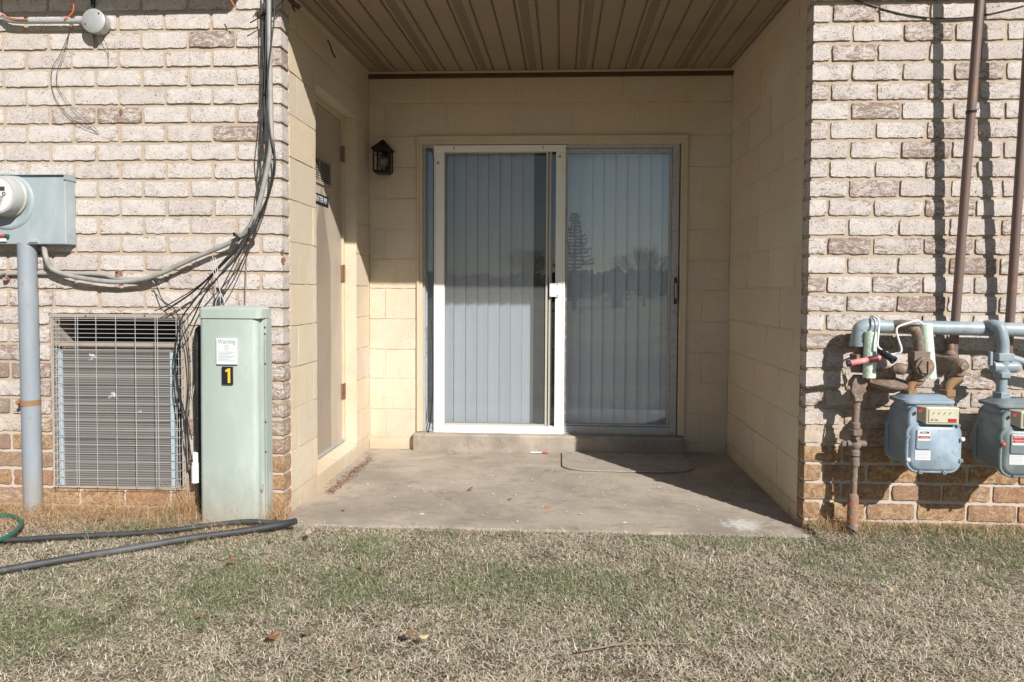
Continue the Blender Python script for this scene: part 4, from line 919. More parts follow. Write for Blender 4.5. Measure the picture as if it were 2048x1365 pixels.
bc([(547, -30), (540, 60), (532, 150), (536, 230), (549, 300), (548, 345), (535, 395), (512, 440), (492, 470), (470, 500), (430, 545), (390, 600), (362, 640), (350, 700), (352, 745), (362, 800), (374, 850), (378, 930)], [-.06]*10+[-.065]*8, .0036, 'black cable that drops in front of the wire cage and down past its right edge')
bc([(552, -30), (548, 40), (538, 130), (534, 200), (541, 270), (551, 325), (540, 385), (518, 440), (498, 478), (470, 520), (415, 580), (385, 640), (358, 690), (352, 760), (368, 840), (385, 925)], -.102, .0034, 'black cable looping beside the caged unit and behind the pedestal')
bc([(534, -30), (531, 90), (529, 200), (531, 300), (519, 360), (514, 415), (500, 460), (460, 545), (432, 600), (433, 622)], -.082, .0028, 'thin black cable ending in the back of the pedestal lid')
bc([(544, -30), (541, 90), (535, 180), (540, 250), (547, 310), (542, 370), (520, 430), (503, 480), (470, 555), (445, 595), (440, 622)], -.088, .0028, 'black cable on the outer right of the bundle ending at the pedestal top')
bc([(522, -20), (525, 60), (527, 160), (522, 240), (516, 300), (520, 350), (519, 390), (508, 436), (480, 480), (440, 530), (400, 570), (340, 608), (310, 622)], -.065, .0026, 'thin black cable sagging left of the bundle towards the unit top')
bc([(574, -10), (556, 12), (528, 30), (500, 46), (514, 38), (530, 24)], -.05, .0026, 'black cable loop flicking left of the bundle at the top')
bc([(309, 560), (325, 600), (350, 620), (362, 655), (372, 690), (378, 760), (374, 830), (384, 880)], -.05, .0026, 'black cable hanging on the brick between cage and pedestal')
GW = 'pale wires entering the pedestal'
for i, (a, b, c_) in enumerate(((425, 512, 432), (430, 515, 437), (422, 520, 441))):
    bc([(a, b), (a+6, b+30), (434+i, 560), (440, 583), (c_+i*4, 604), (c_+i*6, 618)], -.085-.004*i, .0018, ['pale wire leftmost in the fan above the pedestal lid', 'pale wire in the middle of the fan above the pedestal lid', 'pale wire rightmost in the fan above the pedestal lid'][i], 'whitewire')
bc([(305, 562), (330, 590), (355, 610), (372, 640), (382, 700), (384, 760), (380, 820), (400, 700)], -.046, .0016, 'pale wire hanging over the brick gap beside the cage', 'whitewire')
for (x, y, l1) in ((534, 28, 'uppermost black tie around the cable bundle'), (533, 190, 'black tie round the bundle beside the fifth brick course'), (505, 462, 'black tie on the bend of the cable bundle'), (474, 472, 'black tie holding the grey cable left of the bend'), (441, 582, 'black tie on the wire fan just above the pedestal')):
    c = at(x, y, -.07); m = MB(); m.lathe((c[0], -.066, c[2]), (.3, 0, 1) if y < 300 else (.6, 0, .8), [(.020, -.003), (.024, -.003), (.024, .003), (.020, .003)], 14); m.box(c[0]-.006, c[0]+.002, -.097, -.088, c[2]-.004, c[2]+.012)
    tag(m.build('cable_tie', MT['blackcable'], bev=0), l1, 'cable tie', 'ties on the cable bundle')
for (x, y, l1) in ((529, 296, 'rusty clamp on the brick at the upper cable bundle'), (499, 482, 'rusty clamp just below the bend of the bundle')):
    c = at(x, y, -.02); m = MB(); m.box(c[0]-.010, c[0]+.006, -.035, -.0, c[2]-.024, c[2]+.014); m.cyl((c[0], -.045, c[2]-.012), (c[0], -.03, c[2]-.012), .008, seg=8); tag(m.build('rusty_clamp', MT['rustred'], bev=.003), l1, 'clamp', 'clamps on the brick')
tag(MB().cyl(at(493, 512, -.012), at(490, 615, -.015), .0032, seg=8).build('ground_wire', MT['twig'], smooth=True), 'stiff brown wire standing on the brick behind the pedestal', 'wire')
# debris hanging at the ceiling corner
m = MB(); c = at(588, 8, -.02)
m.tube([(c[0]-.05, -.03, c[2]+.06), (c[0]-.01, -.02, c[2]+.01), (c[0]+.02, .0, c[2]-.012)], .012, 7); m.tube([(c[0]-.01, -.02, c[2]+.0), (c[0]-.0, -.015, c[2]-.03), (c[0]+.006, -.01, c[2]-.04)], .006, 6)
tag(m.build('rusted_pipe_end', MT['redwood'], smooth=True), 'dark red brown pipe end hanging at the left ceiling corner', 'pipe')
cable('dead_twig', [(655, 80), (661, 92), (664, 103), (671, 116)], .55, .004, 'redwood', 'dark twig stuck to the block wall under the soffit, nearest the camera', 'twig')
# ------------------------------------------------------------------ lantern
lY = BY-.10; lc = at(765, 318, lY)
ln = thing('wall_lantern', (lc[0], BY, lc[2]), 'small dark copper lantern on the block wall left of the glass door', 'lamp')
lx0, lx1, lz0, lz1 = R2(747, 300, 785, 346, lY); cx = (lx0+lx1)/2; hw = (lx1-lx0)/2*.86
def sq(cx_, cy_, z, h1, h2): return [(cx_-h1, cy_-h2, z), (cx_+h1, cy_-h2, z), (cx_+h1, cy_+h2, z), (cx_-h1, cy_+h2, z)]
m = MB(); top = at(765, 280, lY)[2]; m.loft([sq(cx, lY, lz1-.006, hw*1.16, hw*1.16), sq(cx, lY, lz1+.006, hw*1.16, hw*1.16), sq(cx, lY, lz1+.034, hw*.62, hw*.62), sq(cx, lY, top, .006, .006)]); m.build('lantern_roof', MT['lantern'], ln, bev=.001)
m = MB(); m.box(cx-hw, cx+hw, lY-hw, lY+hw, lz0, lz0+.012); m.box(cx-hw*.8, cx+hw*.8, lY-hw*.8, lY+hw*.8, lz0-.008, lz0)
for sx_ in (-1, 1):
    for sy_ in (-1, 1): m.box(cx+sx_*hw-(.009 if sx_ > 0 else 0), cx+sx_*hw+(.009 if sx_ < 0 else 0), lY+sy_*hw-(.009 if sy_ > 0 else 0), lY+sy_*hw+(.009 if sy_ < 0 else 0), lz0+.012, lz1-.006)
zm = lz1-.05; m.box(cx-hw+.009, cx+hw-.009, lY-hw, lY-hw+.004, zm, zm+.007); m.box(cx-hw+.009, cx+hw-.009, lY-hw, lY-hw+.004, lz1-.014, lz1-.006)
for s_ in (-1, 1): m.hexa([(cx+s_*(hw-.009), lY-hw+.0005, lz1-.014), (cx+s_*(hw-.014), lY-hw+.0005, lz1-.014), (cx, lY-hw+.0005, zm+.007), (cx+s_*.005, lY-hw+.0005, zm+.007)], [(cx+s_*(hw-.009), lY-hw+.003, lz1-.014), (cx+s_*(hw-.014), lY-hw+.003, lz1-.014), (cx, lY-hw+.003, zm+.007), (cx+s_*.005, lY-hw+.003, zm+.007)])
m.box(cx-.03, cx+.03, BY-.012, BY+.004, lz0+.0, lz1+.01); m.box(cx-.012, cx+.012, lY+hw, BY-.01, lz1-.05, lz1-.03)
for s_ in (-1, 1): m.ball((cx+s_*(hw+.008), lY, lz0+.07), .008)
m.build('lantern_cage', MT['lantern'], ln, bev=.001)
m = MB(); m.lathe((cx, lY, lz0+.014), (0, 0, 1), [(.016, 0), (.018, .02), (.034, .045), (.036, .065), (.024, .09), (.005, .098)], 18); m.build('bulb', MT['bulb'], ln, smooth=True)
# ------------------------------------------------------------------ gas piping
def hexnut(m, c, ax_, r_, h_): 
    c = Vector(c); a = Vector(ax_).normalized(); m.cyl(c-a*h_*.5, c+a*h_*.5, r_, seg=6, ph=pi/6)
YH = -.10
gp = thing('gas_header_pipe', at(1880, 657, YH), 'blue grey gas header pipe with elbow crossing in front of the right brick wall', 'gas pipe')
a = at(1745, 653, YH); b = at(2200, 664, YH); e_ = at(1718, 672, YH); RH = .0305
m = MB(); m.cyl(a, b, RH, seg=24); m.build('pipe', MT['bluepipe'], gp, smooth=True)
m = MB(); ez = a[2]; cxk = e_[0]
m.tube([(a[0]-.0+.006, YH, ez), (a[0]-.022, YH, ez-.001), (a[0]-.045, YH, ez-.009), (cxk+.004, YH, ez-.028), (cxk, YH, ez-.055), (cxk, YH, ez-.075)], .0345, 20, 4)
m.cyl((a[0]-.004, YH, ez), (a[0]+.010, YH, ez), .0385, seg=24); m.cyl((cxk, YH, ez-.088), (cxk, YH, ez-.070), .0385, seg=24)
m.build('elbow', MT['bluepipe'], gp, smooth=True)
# riser
YR = YH; rx = cxk; rs = thing('gas_riser', at(1705, 1078, YR), 'rusty brown gas riser with valve and union standing in the grass', 'gas pipe')
def zr_(y): return at(1712, y, YR)[2]
def xr_(x, y): return at(x, y, YR)[0]
m = MB(); m.cyl((rx, YR, ez-.088), (rx-.002, YR, zr_(712)), .0195, seg=18); m.build('nipple', MT['rust'], rs, smooth=True)
m = MB(); hexnut(m, (rx-.003, YR, zr_(714)), (0, 0, 1), .036, .026); m.lathe((rx-.003, YR, zr_(745)), (0, 0, 1), [(.026, 0), (.030, .02), (.027, .035), (.031, .05)], 16)
m.build('union', MT['rust'], rs, bev=.002)
m = MB(); bz = zr_(772); bx = xr_(1713, 772)
m.loft([[(bx-.020, YR-.018, bz-.045), (bx+.020, YR-.018, bz-.045), (bx+.020, YR+.018, bz-.045), (bx-.020, YR+.018, bz-.045)], [(bx-.034, YR-.026, bz-.02), (bx+.030, YR-.026, bz-.02), (bx+.030, YR+.026, bz-.02), (bx-.034, YR+.026, bz-.02)], [(bx-.026, YR-.026, bz+.02), (bx+.030, YR-.026, bz+.02), (bx+.030, YR+.026, bz+.02), (bx-.026, YR+.026, bz+.02)], [(bx-.008, YR-.02, bz+.048), (bx+.026, YR-.02, bz+.048), (bx+.026, YR+.02, bz+.048), (bx-.008, YR+.02, bz+.048)]])
hexnut(m, (bx, YR, bz-.052), (0, 0, 1), .029, .03); m.cyl((bx-.034, YR-.01, bz-.01), (bx-.052, YR-.01, bz-.01), .012, seg=10)
m.tube([(bx+.024, YR-.01, bz+.03), (bx+.05, YR-.01, bz+.03), (bx+.072, YR-.01, bz-.012), (bx+.052, YR-.01, bz-.028), (bx+.026, YR-.01, bz-.016)], .009, 8, 3)
m.build('regulator_body', MT['rust'], rs, bev=.005, smooth=True)
# pancake regulator diaphragm behind
m = MB(); dc = at(1777, 762, YR-.005); m.lathe((dc[0], YR-.005, dc[2]-.018), (0, -.12, 1), [(.03, -.03), (.06, -.012), (.082, -.002), (.088, .006), (.088, .014), (.08, .018), (.055, .026), (.024, .034), (.022, .075), (.012, .08)], 26)
m.tube([(bx+.02, YR, bz+.0), (dc[0]-.06, YR, dc[2]-.02), (dc[0], YR, dc[2]-.02)], .016, 10)
m.build('regulator_diaphragm', MT['rust'], rs, smooth=True)
m = MB(); m.cyl((rx-.003, YR, zr_(800)), (xr_(1710, 850), YR, zr_(850)), .0158, seg=16); x9 = xr_(1709, 950); m.cyl((x9, YR, zr_(925)), (x9-.003, YR, zr_(1000)), .0135, seg=16); m.each('pipe', MT['rust'], rs, smooth=True)
xv = xr_(1710, 870)
m = MB(); hexnut(m, (xv, YR, zr_(864)), (0, 0, 1), .031, .026); m.cyl((xv, YR, zr_(845)), (xv, YR, zr_(857)), .0205, seg=16); m.build('union', MT['rust'], rs, bev=.002)
m = MB(); vz = zr_(889); m.lathe((xv, YR, vz-.05), (0, 0, 1), [(.022, 0), (.022, .022), (.017, .028), (.026, .04), (.028, .055), (.022, .07), (.018, .078), (.022, .085)], 16)
m.cyl((xv-.036, YR-.004, vz+.004), (xv+.046, YR-.004, vz+.004), .0145, seg=14); m.cyl((xv+.046, YR-.004, vz+.004), (xv+.058, YR-.004, vz+.002), .011, seg=10); m.box(xv-.058, xv-.036, YR-.010, YR+.006, vz-.008, vz+.014)
m.cyl((xv, YR-.034, vz+.03), (xv, YR-.01, vz+.03), .010, seg=10); m.build('shutoff_valve', MT['rust'], rs, bev=.0015, smooth=True)
m = MB(); m.lathe((x9, YR, zr_(932)), (0, 0, 1), [(.0185, 0), (.0195, .004), (.0195, .034), (.0185, .04)], 16); m.build('coupling', MT['rust'], rs, smooth=True)
m = MB(); xa_ = at(1706, 1000, YR)[0]; m.lathe((xa_, YR, -.06), (0, 0, 1), [(.0235, 0), (.0235, zr_(994)+.06), (.019, zr_(989)+.06), (.013, zr_(987)+.06)], 18); m.build('sleeve', MT['rustred'], rs, smooth=True)
m = MB(); m.tube([(xa_-.03, YR-.02, .06), (xa_-.01, YR-.027, .045), (xa_+.022, YR-.022, .02), (xa_+.028, YR, .0), (xa_+.01, YR-.026, .005), (xa_-.03, YR-.02, .055)], .003, 6); m.build('wire_loop', MT['blackcable'], rs, smooth=True)
# branch 1: bend, cock, swivels (brown)
YM = -.165
def branch(x0, x1, mat, fitmat, label, zoff=0., dx=0., second=True):
    """from the header forward and down into the meter"""
    br = thing('gas_branch', at(x1, 700, YM), label, 'gas pipe')
    A_ = at(x0, 652, YH); B_ = at(x1, 706+zoff, YM); zt2 = A_[2]
    m = MB(); m.tube([(A_[0], YH+.0, zt2), (A_[0]+(B_[0]-A_[0])*.35, YH-.035, zt2+.004), (A_[0]+(B_[0]-A_[0])*.72, YM+.012, zt2-.006), (B_[0]-.004, YM+.004, zt2-.038), (B_[0], YM, zt2-.075), (B_[0], YM, B_[2])], .0245, 16, 5)
    m.build('bend', MT[mat], br, smooth=True); return br, B_
g1 = 'branches from the gas header to the meters'
br, B1 = branch(1785, 1839, 'rust', 'rust', 'rusty brown bend dropping from the header to the blue grey meter'); br['group'] = g1
bx, bz = B1[0], B1[2]; RC = .04
m = MB(); m.box(bx-.036, bx+.032, YM-.03, YM+.03, bz-.045, bz+.008); m.cyl((bx, YM+.02, bz-.055), (bx, YM-.052, bz-.055), .040, seg=20); m.cyl((bx, YM-.05, bz-.055), (bx, YM-.06, bz-.055), .033, seg=6)
m.lathe((bx-.09, YM+.0, bz-.07), (1, 0, .0), [(.012, -.024), (.020, -.01), (.026, 0), (.026, .02), (.020, .03), (.023, .055)], 14)
m.cyl((bx-.002, YM, bz-.12), (bx, YM, bz-.045), .028, seg=16)
m.build('gas_cock', MT['rust'], br, bev=.003, smooth=True)
m = MB(); m.box(bx+.004, bx+.010, YM-.066, YM-.058, bz-.085, bz-.03); m.build('key', MT['rustred'], br, bev=.002)
i1 = at(1819, 786, YM); o1 = at(1895, 786, YM)
m = MB(); m.tube([(bx, YM, bz-.10), (bx+.002, YM, bz-.125), (i1[0]+.012, YM, i1[2]+.045), (i1[0], YM, i1[2]+.022), (i1[0], YM, i1[2]-.01)], .019, 14, 5); m.build('swivel', MT['rustorange'], br, smooth=True)
m = MB(); hexnut(m, (i1[0], YM, i1[2]), (0, 0, 1), .034, .028); m.cyl((i1[0], YM, i1[2]-.028), (i1[0], YM, i1[2]-.01), .026, seg=16); m.build('swivel_nut', MT['rustorange'], br, bev=.002)
# outlet side
ou = thing('gas_outlet_fitting', o1, 'rusty elbow and tee fitting linking the blue grey meter to the tall brown pipe', 'gas pipe')
ez2 = at(1918, 730, YM)[2]; ox = at(1918, 730, YM)[0]
m = MB(); m.lathe((ox, YM-.035, ez2), (-.35, 1, .12), [(.024, 0), (.028, .005), (.028, .03), (.025, .04), (.026, .09), (.021, .10), (.021, .145)], 16); m.cyl((ox, YM-.046, ez2-.001), (ox, YM-.03, ez2), .020, seg=6)
m.cyl((ox, YM, ez2-.045), (ox, YM, ez2), .026, seg=16)
tb = at(1902, 712, -.055); m.cyl((tb[0]-.0, -.055, tb[2]-.03), (tb[0], -.055, tb[2]+.01), .028, seg=14); m.lathe((tb[0], -.05, tb[2]+.005), (0, 0, 1), [(.026, 0), (.020, .012), (.014, .02), (.016, .035), (.013, .05), (.004, .055)], 14)
m.build('elbow', MT['rust'], ou, smooth=True)
m = MB(); m.tube([(ox, YM, ez2-.035), (ox-.002, YM, ez2-.055), (o1[0]+.012, YM, o1[2]+.04), (o1[0], YM, o1[2]+.02), (o1[0], YM, o1[2]-.01)], .019, 14, 5); m.build('swivel', MT['rustorange'], ou, smooth=True)
m = MB(); hexnut(m, (o1[0], YM, o1[2]), (0, 0, 1), .034, .028); m.cyl((o1[0], YM, o1[2]-.028), (o1[0], YM, o1[2]-.01), .026, seg=16); m.build('swivel_nut', MT['rustorange'], ou, bev=.002)
# branch 2 (blue grey)
br2, B2 = branch(1972, 2005, 'bluepipe', 'bluepipe', 'blue grey bend dropping from the header to the darker meter at the right edge', 2); br2['group'] = g1
bx2, bz2 = B2[0], B2[2]
m = MB(); m.box(bx2-.032, bx2+.032, YM-.03, YM+.03, bz2-.030, bz2+.004); m.cyl((bx2-.045, YM-.004, bz2-.055), (bx2+.055, YM-.004, bz2-.055), .026, seg=16); m.ball((bx2+.052, YM-.004, bz2-.055), .024)
m.cyl((bx2, YM, bz2-.085), (bx2, YM, bz2-.02), .030, seg=14); hexnut(m, (bx2, YM, bz2-.09), (0, 0, 1), .036, .024)
m.box(bx2-.062, bx2-.05, YM-.02, YM+.0, bz2-.05, bz2+.01); m.build('gas_cock', MT['bluepipe'], br2, bev=.003, smooth=True)
i2 = at(2006, 791, YM); m = MB(); m.cyl((bx2, YM, bz2-.09), (bx2, YM, i2[2]), .021, seg=16); m.build('swivel', MT['bluepipe'], br2, smooth=True)
m = MB(); hexnut(m, (bx2, YM, i2[2]), (0, 0, 1), .036, .030); m.cyl((bx2, YM, i2[2]-.03), (bx2, YM, i2[2]-.012), .028, seg=16); m.build('swivel_nut', MT['bluepipe'], br2, bev=.002)
cable('grey_side_pipe', [(2022, 716), (2040, 722), (2075, 732), (2120, 740)], -.09, .017, 'bluepipe', 'short grey pipe leaving the right edge behind the darker meter', 'gas pipe', seg=12)
# ------------------------------------------------------------------ meters
def gas_meter(dx, dz, mat, label, capmat, variant):
    YF = -.275
    X = lambda x: at(x, 900, YF)[0]+dx; Z = lambda y: at(1868, y, YF)[2]+dz
    x0, x1, z0, z1 = X(1813), X(1925), Z(948), Z(846); xc = (x0+x1)/2
    g = thing('gas_meter', (xc, YF+.12, z0), label, 'gas meter', 'gas meters on the right wall')
    m = MB(); r_ = .050
    m.prism(rrect(x0+.010, x1-.010, z0+.010, z1+.07, r_), YF+.012, YF+.19); m.box(x0+.018, x1-.018, YF+.035, YF+.165, z1-.02, Z(806)); m.build('body', MT[mat], g, bev=.010, smooth=True)
    m = MB()
    def lay(i, y): return [(x, y, z) for x, z in rrect(x0+i, x1-i, z0+i, z1-i, r_-i*.8, 6)]
    m.loft([lay(0, YF+.020), lay(0, YF+.010), lay(.004, YF+.006), lay(.010, YF+.006), lay(.016, YF+.000), lay(.024, YF-.006)]); fc = m.build('front_cover', MT[mat], g, smooth=True)
    m = MB(); m.prism(rrect(x0-.000, x1+.0, z0+.008, z1+.0, r_, 6), YF+.178, YF+.205); m.build('rear_cover', MT[mat], g, bev=.006, smooth=True)
    m = MB(); tz0 = Z(808)
    def lay2(i, z): return [(x, y, z) for x, y in rrect(x0-.004+i, x1-.012-i, YF+.022+i, YF+.178-i, .035, 6)]
    m.loft([lay2(.0, tz0-.006), lay2(-.002, tz0), lay2(.0, tz0+.008), lay2(.016, tz0+.014), lay2(.024, tz0+.024), lay2(.05, tz0+.028)]); m.build('top_cap', MT[mat], g, smooth=True)
    # bolts round the front cover
    m = MB(); pos_ = [(x0+.004, z0+(z1-z0)*.72), (x0+(x1-x0)*.26, z0+.006), (x0+(x1-x0)*.69, z0+.006), (x1-.005, z0+(z1-z0)*.27), (x1-.02, z1-.01)]
    for (px, pz) in pos_: m.cyl((px, YF+.004, pz), (px, YF-.004, pz), .0075, seg=12); 
    m.each('bolt_boss', MT[mat], fc, smooth=True)
    m = MB()
    for (px, pz) in pos_: m.cyl((px, YF-.003, pz), (px, YF-.0055, pz), .004, seg=6)
    m.each('bolt', MT['screw'], fc)
    caps = [(x1-.004, z0+(z1-z0)*.69), (x0+.005, z0+(z1-z0)*.27)] if variant == 0 else [(x0+.008, z0+(z1-z0)*.66)]
    for (px, pz) in caps:
        m = MB(); m.ball((px, YF-.006, pz), .0095, (1, .7, 1)); m.build('seal_cap', MT[capmat], g, smooth=True)
    # index housing
    ix0, ix1, iz0, iz1 = X(1834), X(1912), Z(848), Z(813)
    m = MB(); YI = YF-.022
    m.loft([[(ix0+.014, YI+.060, iz0), (ix1, YI+.060, iz0), (ix1, YI+.060, iz1), (ix0+.014, YI+.060, iz1)], [(ix0-.004, YI+.040, iz0+.016), (ix1, YI+.030, iz0+.001), (ix1, YI+.030, iz1), (ix0-.004, YI+.040, iz1)], [(ix0+.024, YI+.002, iz0), (ix1-.002, YI+.002, iz0), (ix1-.002, YI+.002, iz1-.002), (ix0+.024, YI+.002, iz1-.002)]])
    ih = m.build('index_housing', MT['index'], g, bev=.003)
    MB().box(ix0+.034, ix1-.010, YI-.001, YI+.004, iz0+.010, iz1-.010).build('index_window', MT['indexface'], ih)
    m = MB()
    for k in range(4):
        cx_ = ix0+.050+k*.022; m.hexa([(cx_-.004, YI-.0022, iz1-.030), (cx_-.002, YI-.0022, iz1-.031), (cx_+.005, YI-.0022, iz1-.021), (cx_+.003, YI-.0022, iz1-.020)], [(cx_-.004, YI-.001, iz1-.030), (cx_-.002, YI-.001, iz1-.031), (cx_+.005, YI-.001, iz1-.021), (cx_+.003, YI-.001, iz1-.020)])
    for k in range(2): cx_ = ix0+.045+k*.018; m.box(cx_-.005, cx_+.005, YI-.0022, YI-.001, iz0+.018, iz0+.022)
    m.build('dial_hands', MT['dial'], ih)
    MB().box(ix1-.048, ix1-.014, YI-.0024, YI-.001, iz0+.012, iz0+.026).build('red_print', MT['labelred'], ih)
    m = MB(); m.cyl((ix0+.006, YI+.018, iz1-.018), (ix0+.003, YI+.010, iz1-.018), .007, seg=12); m.build('red_seal', MT['redcap'], ih)
    # badge and label
    bx0, bx1, bz0, bz1 = (x0+.040, x0+.092, z1-.110, z1-.030)
    m = MB(); m.prism(rrect(bx0-.006, bx1+.002, bz0, bz1+.003, .008), YF-.0105, YF-.004); m.build('badge_plate', MT[mat], fc, bev=.002)
    bd = MB(); bd.prism(rrect(bx0-.001, bx1-.002, bz0+.036, bz1, .003), YF-.0118, YF-.0100); bdo = bd.build('badge', MT['label'], fc)
    m = MB(); m.box(bx0+.001, bx1-.004, YF-.0124, YF-.0119, bz0+.046, bz0+.056)
    if variant: m.box(bx0+.001, bx1-.004, YF-.0124, YF-.0119, bz1-.022, bz1-.004)
    m.build('red_print', MT['labelred'], bdo)
    text_mesh('AC-250' if 0 else 'ACGM', .0135, ((bx0+bx1)/2-.001, YF-.0126, bz1-.0095), FRONT, MT['dial'] if not variant else MT['label'], bdo, sx=1.0, ext=.0002, bold=.0002)
    text_mesh('American', .009, ((bx0+bx1)/2, YF-.0128, bz0+.051), FRONT, MT['label'], bdo, sx=.9, ext=.0002)
    lb_ = MB().box(bx0-.008, bx1+.002, YF-.0075, YF-.0060, bz0-.046, bz0-.006).build('paper_label', MT['label'], fc)
    m = MB()
    for k in range(6): z = bz0-.012-.0055*k; m.quad((bx0-.004, YF-.0079, z), (bx1-.004-.006*(k % 2), YF-.0079, z), (bx1-.004-.006*(k % 2), YF-.0079, z+.0012), (bx0-.004, YF-.0079, z+.0012))
    m.build('printed_lines', MT['labelgrey'], lb_, normals=False)
    return g
gas_meter(0, 0, 'meterblue', 'blue grey gas meter with two white seal caps, under the paint rollers', 'whitecap', 0)
dxm = at(2001, 900, -.275)[0]-at(1813, 900, -.275)[0]
gas_meter(dxm, -.012, 'metergreen', 'darker green grey gas meter cut off by the right edge', 'redcap', 1)
# ------------------------------------------------------------------ tall leaning pipes
def tall(p_top, p_bot, ytop, ybot, label, tick):
    a = at(*p_top, ytop); b = at(*p_bot, ybot); d = a-b; t0 = thing('tall_brown_pipe', b, label, 'pipe', 'tall brown pipes on the right wall')
    m = MB(); m.cyl(b-d*.16, a+d*.15, .0185, seg=18); m.build('pipe', MT['brownpipe'], t0, smooth=True)
    if tick: c = a+(b-a)*tick; m = MB(); m.lathe(c, d, [(.019, -.004), (.0215, -.004), (.0215, .004), (.019, .004)], 16); m.tube([c+np.array([-.03, -.01, -.012]), c+np.array([0, -.022, 0]), c+np.array([.025, -.012, .01])], .002, 6); m.build('wire_tie', MT['blackcable'], t0)
tall((1959, 0), (1911, 640), -.135, -.050, 'tall brown pipe leaning down behind the header above the first meter', .34)
tall((2062, 0), (2020, 640), -.15, -.052, 'tall brown pipe at the right edge above the second meter', 0)
cable('wire_shadow_strand', [(1690, -8), (1722, 4), (1760, 17), (1813, 30), (1880, 37), (1955, 33), (2048, 12), (2100, -6)], -.004, .0032, 'blackcable', 'thin dark wire sagging across the top of the right brick wall', 'wire')  # dark tube laid on the brick in place of a hanging wire's cast shadow
# ------------------------------------------------------------------ paint rollers
def fuzzy(m, a, b, R_, n=5200):
    a = Vector(a); b = Vector(b); d = (b-a).normalized(); u = d.orthogonal().normalized(); v = d.cross(u); L = (b-a).length
    m.cyl(a, b, R_*.88, seg=18)
    for _ in range(n):
        t = random.uniform(0, 1); th = random.uniform(0, 2*pi); nrm = u*cos(th)+v*sin(th); tn = d.cross(nrm)
        p = a+d*(L*t)+nrm*R_*.84; q = p+nrm*R_*random.uniform(.10, .24)+d*random.uniform(-.005, .003)+tn*random.uniform(-.004, .004); w1 = tn*random.uniform(.0006, .0012)
        m.add([p-w1, p+w1, q], [(0, 1, 2)])
YRr = -.15
r1 = thing('paint_roller', at(1740, 632, YRr), 'paint roller with a black handle hung over the header by the riser', 'paint roller', 'paint rollers hung on the gas header')
m = MB(); fuzzy(m, at(1741, 664, -.135), at(1738, 756, -.14), .0295); m.build('roller_cover', MT['fuzz'], r1, normals=False)
m = MB(); m.tube(line([(1742, 668), (1740, 640), (1745, 632), (1753, 636), (1758, 642), (1757, 665), (1755, 688), (1758, 696), (1768, 703), (1776, 706)], [-.13, -.10, -.11, -.15, -.165, -.175, -.18, -.185, -.19, -.19]), .0042, 8, 3); m.build('wire_frame', MT['whitecap'], r1, smooth=True)
m = MB(); h0 = Vector(at(1758, 700, -.175)); h1 = Vector(at(1789, 722, -.225)); d = h1-h0; m.lathe(h0, d, [(.010, 0), (.013, .01), (.012, .03), (.0145, .04), (.0145, d.length-.012), (.0175, d.length-.010), (.0175, d.length), (.012, d.length+.001), (.0115, d.length-.02)], 16); m.build('handle', MT['blackrub'], r1, smooth=True)
r2 = thing('paint_roller', at(1845, 645, YRr), 'paint roller with a faded red handle hung over the header bend', 'paint roller', 'paint rollers hung on the gas header')
m = MB(); fuzzy(m, at(1850, 648, -.165), at(1859, 756, -.17), .0300); m.build('roller_cover', MT['fuzz'], r2, normals=False)
m = MB(); m.tube(line([(1852, 655), (1842, 646), (1833, 642), (1806, 650), (1795, 655), (1793, 664), (1798, 682), (1803, 698), (1800, 706), (1790, 708), (1768, 714)], [-.16, -.19, -.20, -.20, -.20, -.20, -.20, -.20, -.20, -.19, -.185]), .0042, 8, 3); m.build('wire_frame', MT['whitecap'], r2, smooth=True)
h0 = Vector(at(1769, 714, -.185)); h1 = Vector(at(1694, 728, -.175)); d = h1-h0
m = MB(); m.lathe(h0, d, [(.006, 0), (.012, .008), (.0125, d.length*.28), (.013, d.length*.9)], 14); m.build('handle', MT['pink'], r2, smooth=True)
m = MB(); m.lathe(h0, d, [(.0129, d.length*.18), (.0136, d.length*.2), (.0136, d.length*.42), (.0129, d.length*.44)], 14); m.build('grip_band', MT['maroon'], r2, smooth=True)
m = MB(); m.lathe(h0, d, [(.013, d.length*.9), (.015, d.length*.91), (.015, d.length), (.008, d.length+.002)], 14); m.build('handle_end', MT['blackrub'], r2, smooth=True)
# ------------------------------------------------------------------ hoses, mat, litter
def gpt(x, y, dz=.0): p = atZ(x, y, -.005+dz); return p
m = MB(); rr = .0138
pts = [(at(x, y, -.20) if x > 540 else gpt(x, y+1.5*sin(x*.03), .020+.004*sin(x*.017))) for x, y in ((-160, 1172), (0, 1142), (120, 1121), (260, 1096), (380, 1078), (480, 1062), (560, 1050), (592, 1043))]
m.tube(pts, rr, 12, 5); p2 = [(at(x, y, -.185) if x > 380 else gpt(x, y, .020+.004*sin(x*.021))) for x, y in ((592, 1041), (560, 1046), (500, 1043), (440, 1048), (350, 1060), (250, 1068), (120, 1074), (0, 1081), (-150, 1085))]
m.tube(p2, .0105, 12, 5)
tag(m.build('grey_hose', MT['greyhose'], smooth=True), 'thick grey rubber hose folded double on the lawn below the pedestal', 'hose')
tag(MB().tube([gpt(x, y, .03) for x, y in ((-60, 1030), (0, 1031), (30, 1034), (43, 1045), (34, 1060), (10, 1076), (-40, 1090))], .0095, 10, 5).build('green_hose', MT['greenhose'], smooth=True), 'green garden hose loop in the grass at the left edge', 'hose')
dm = MB(); a = atZ(1130, 909, .0); b = atZ(1364, 909, .0); c = atZ(1240, 946, .0)
x0, x1, yb_, yf = a[0]-.02, b[0]-.0, 1.405, c[1]; out = []
for (cx_, cy_, a0) in ((x1-.13, yf+.16, 3*pi/2), ): pass
R_ = .14
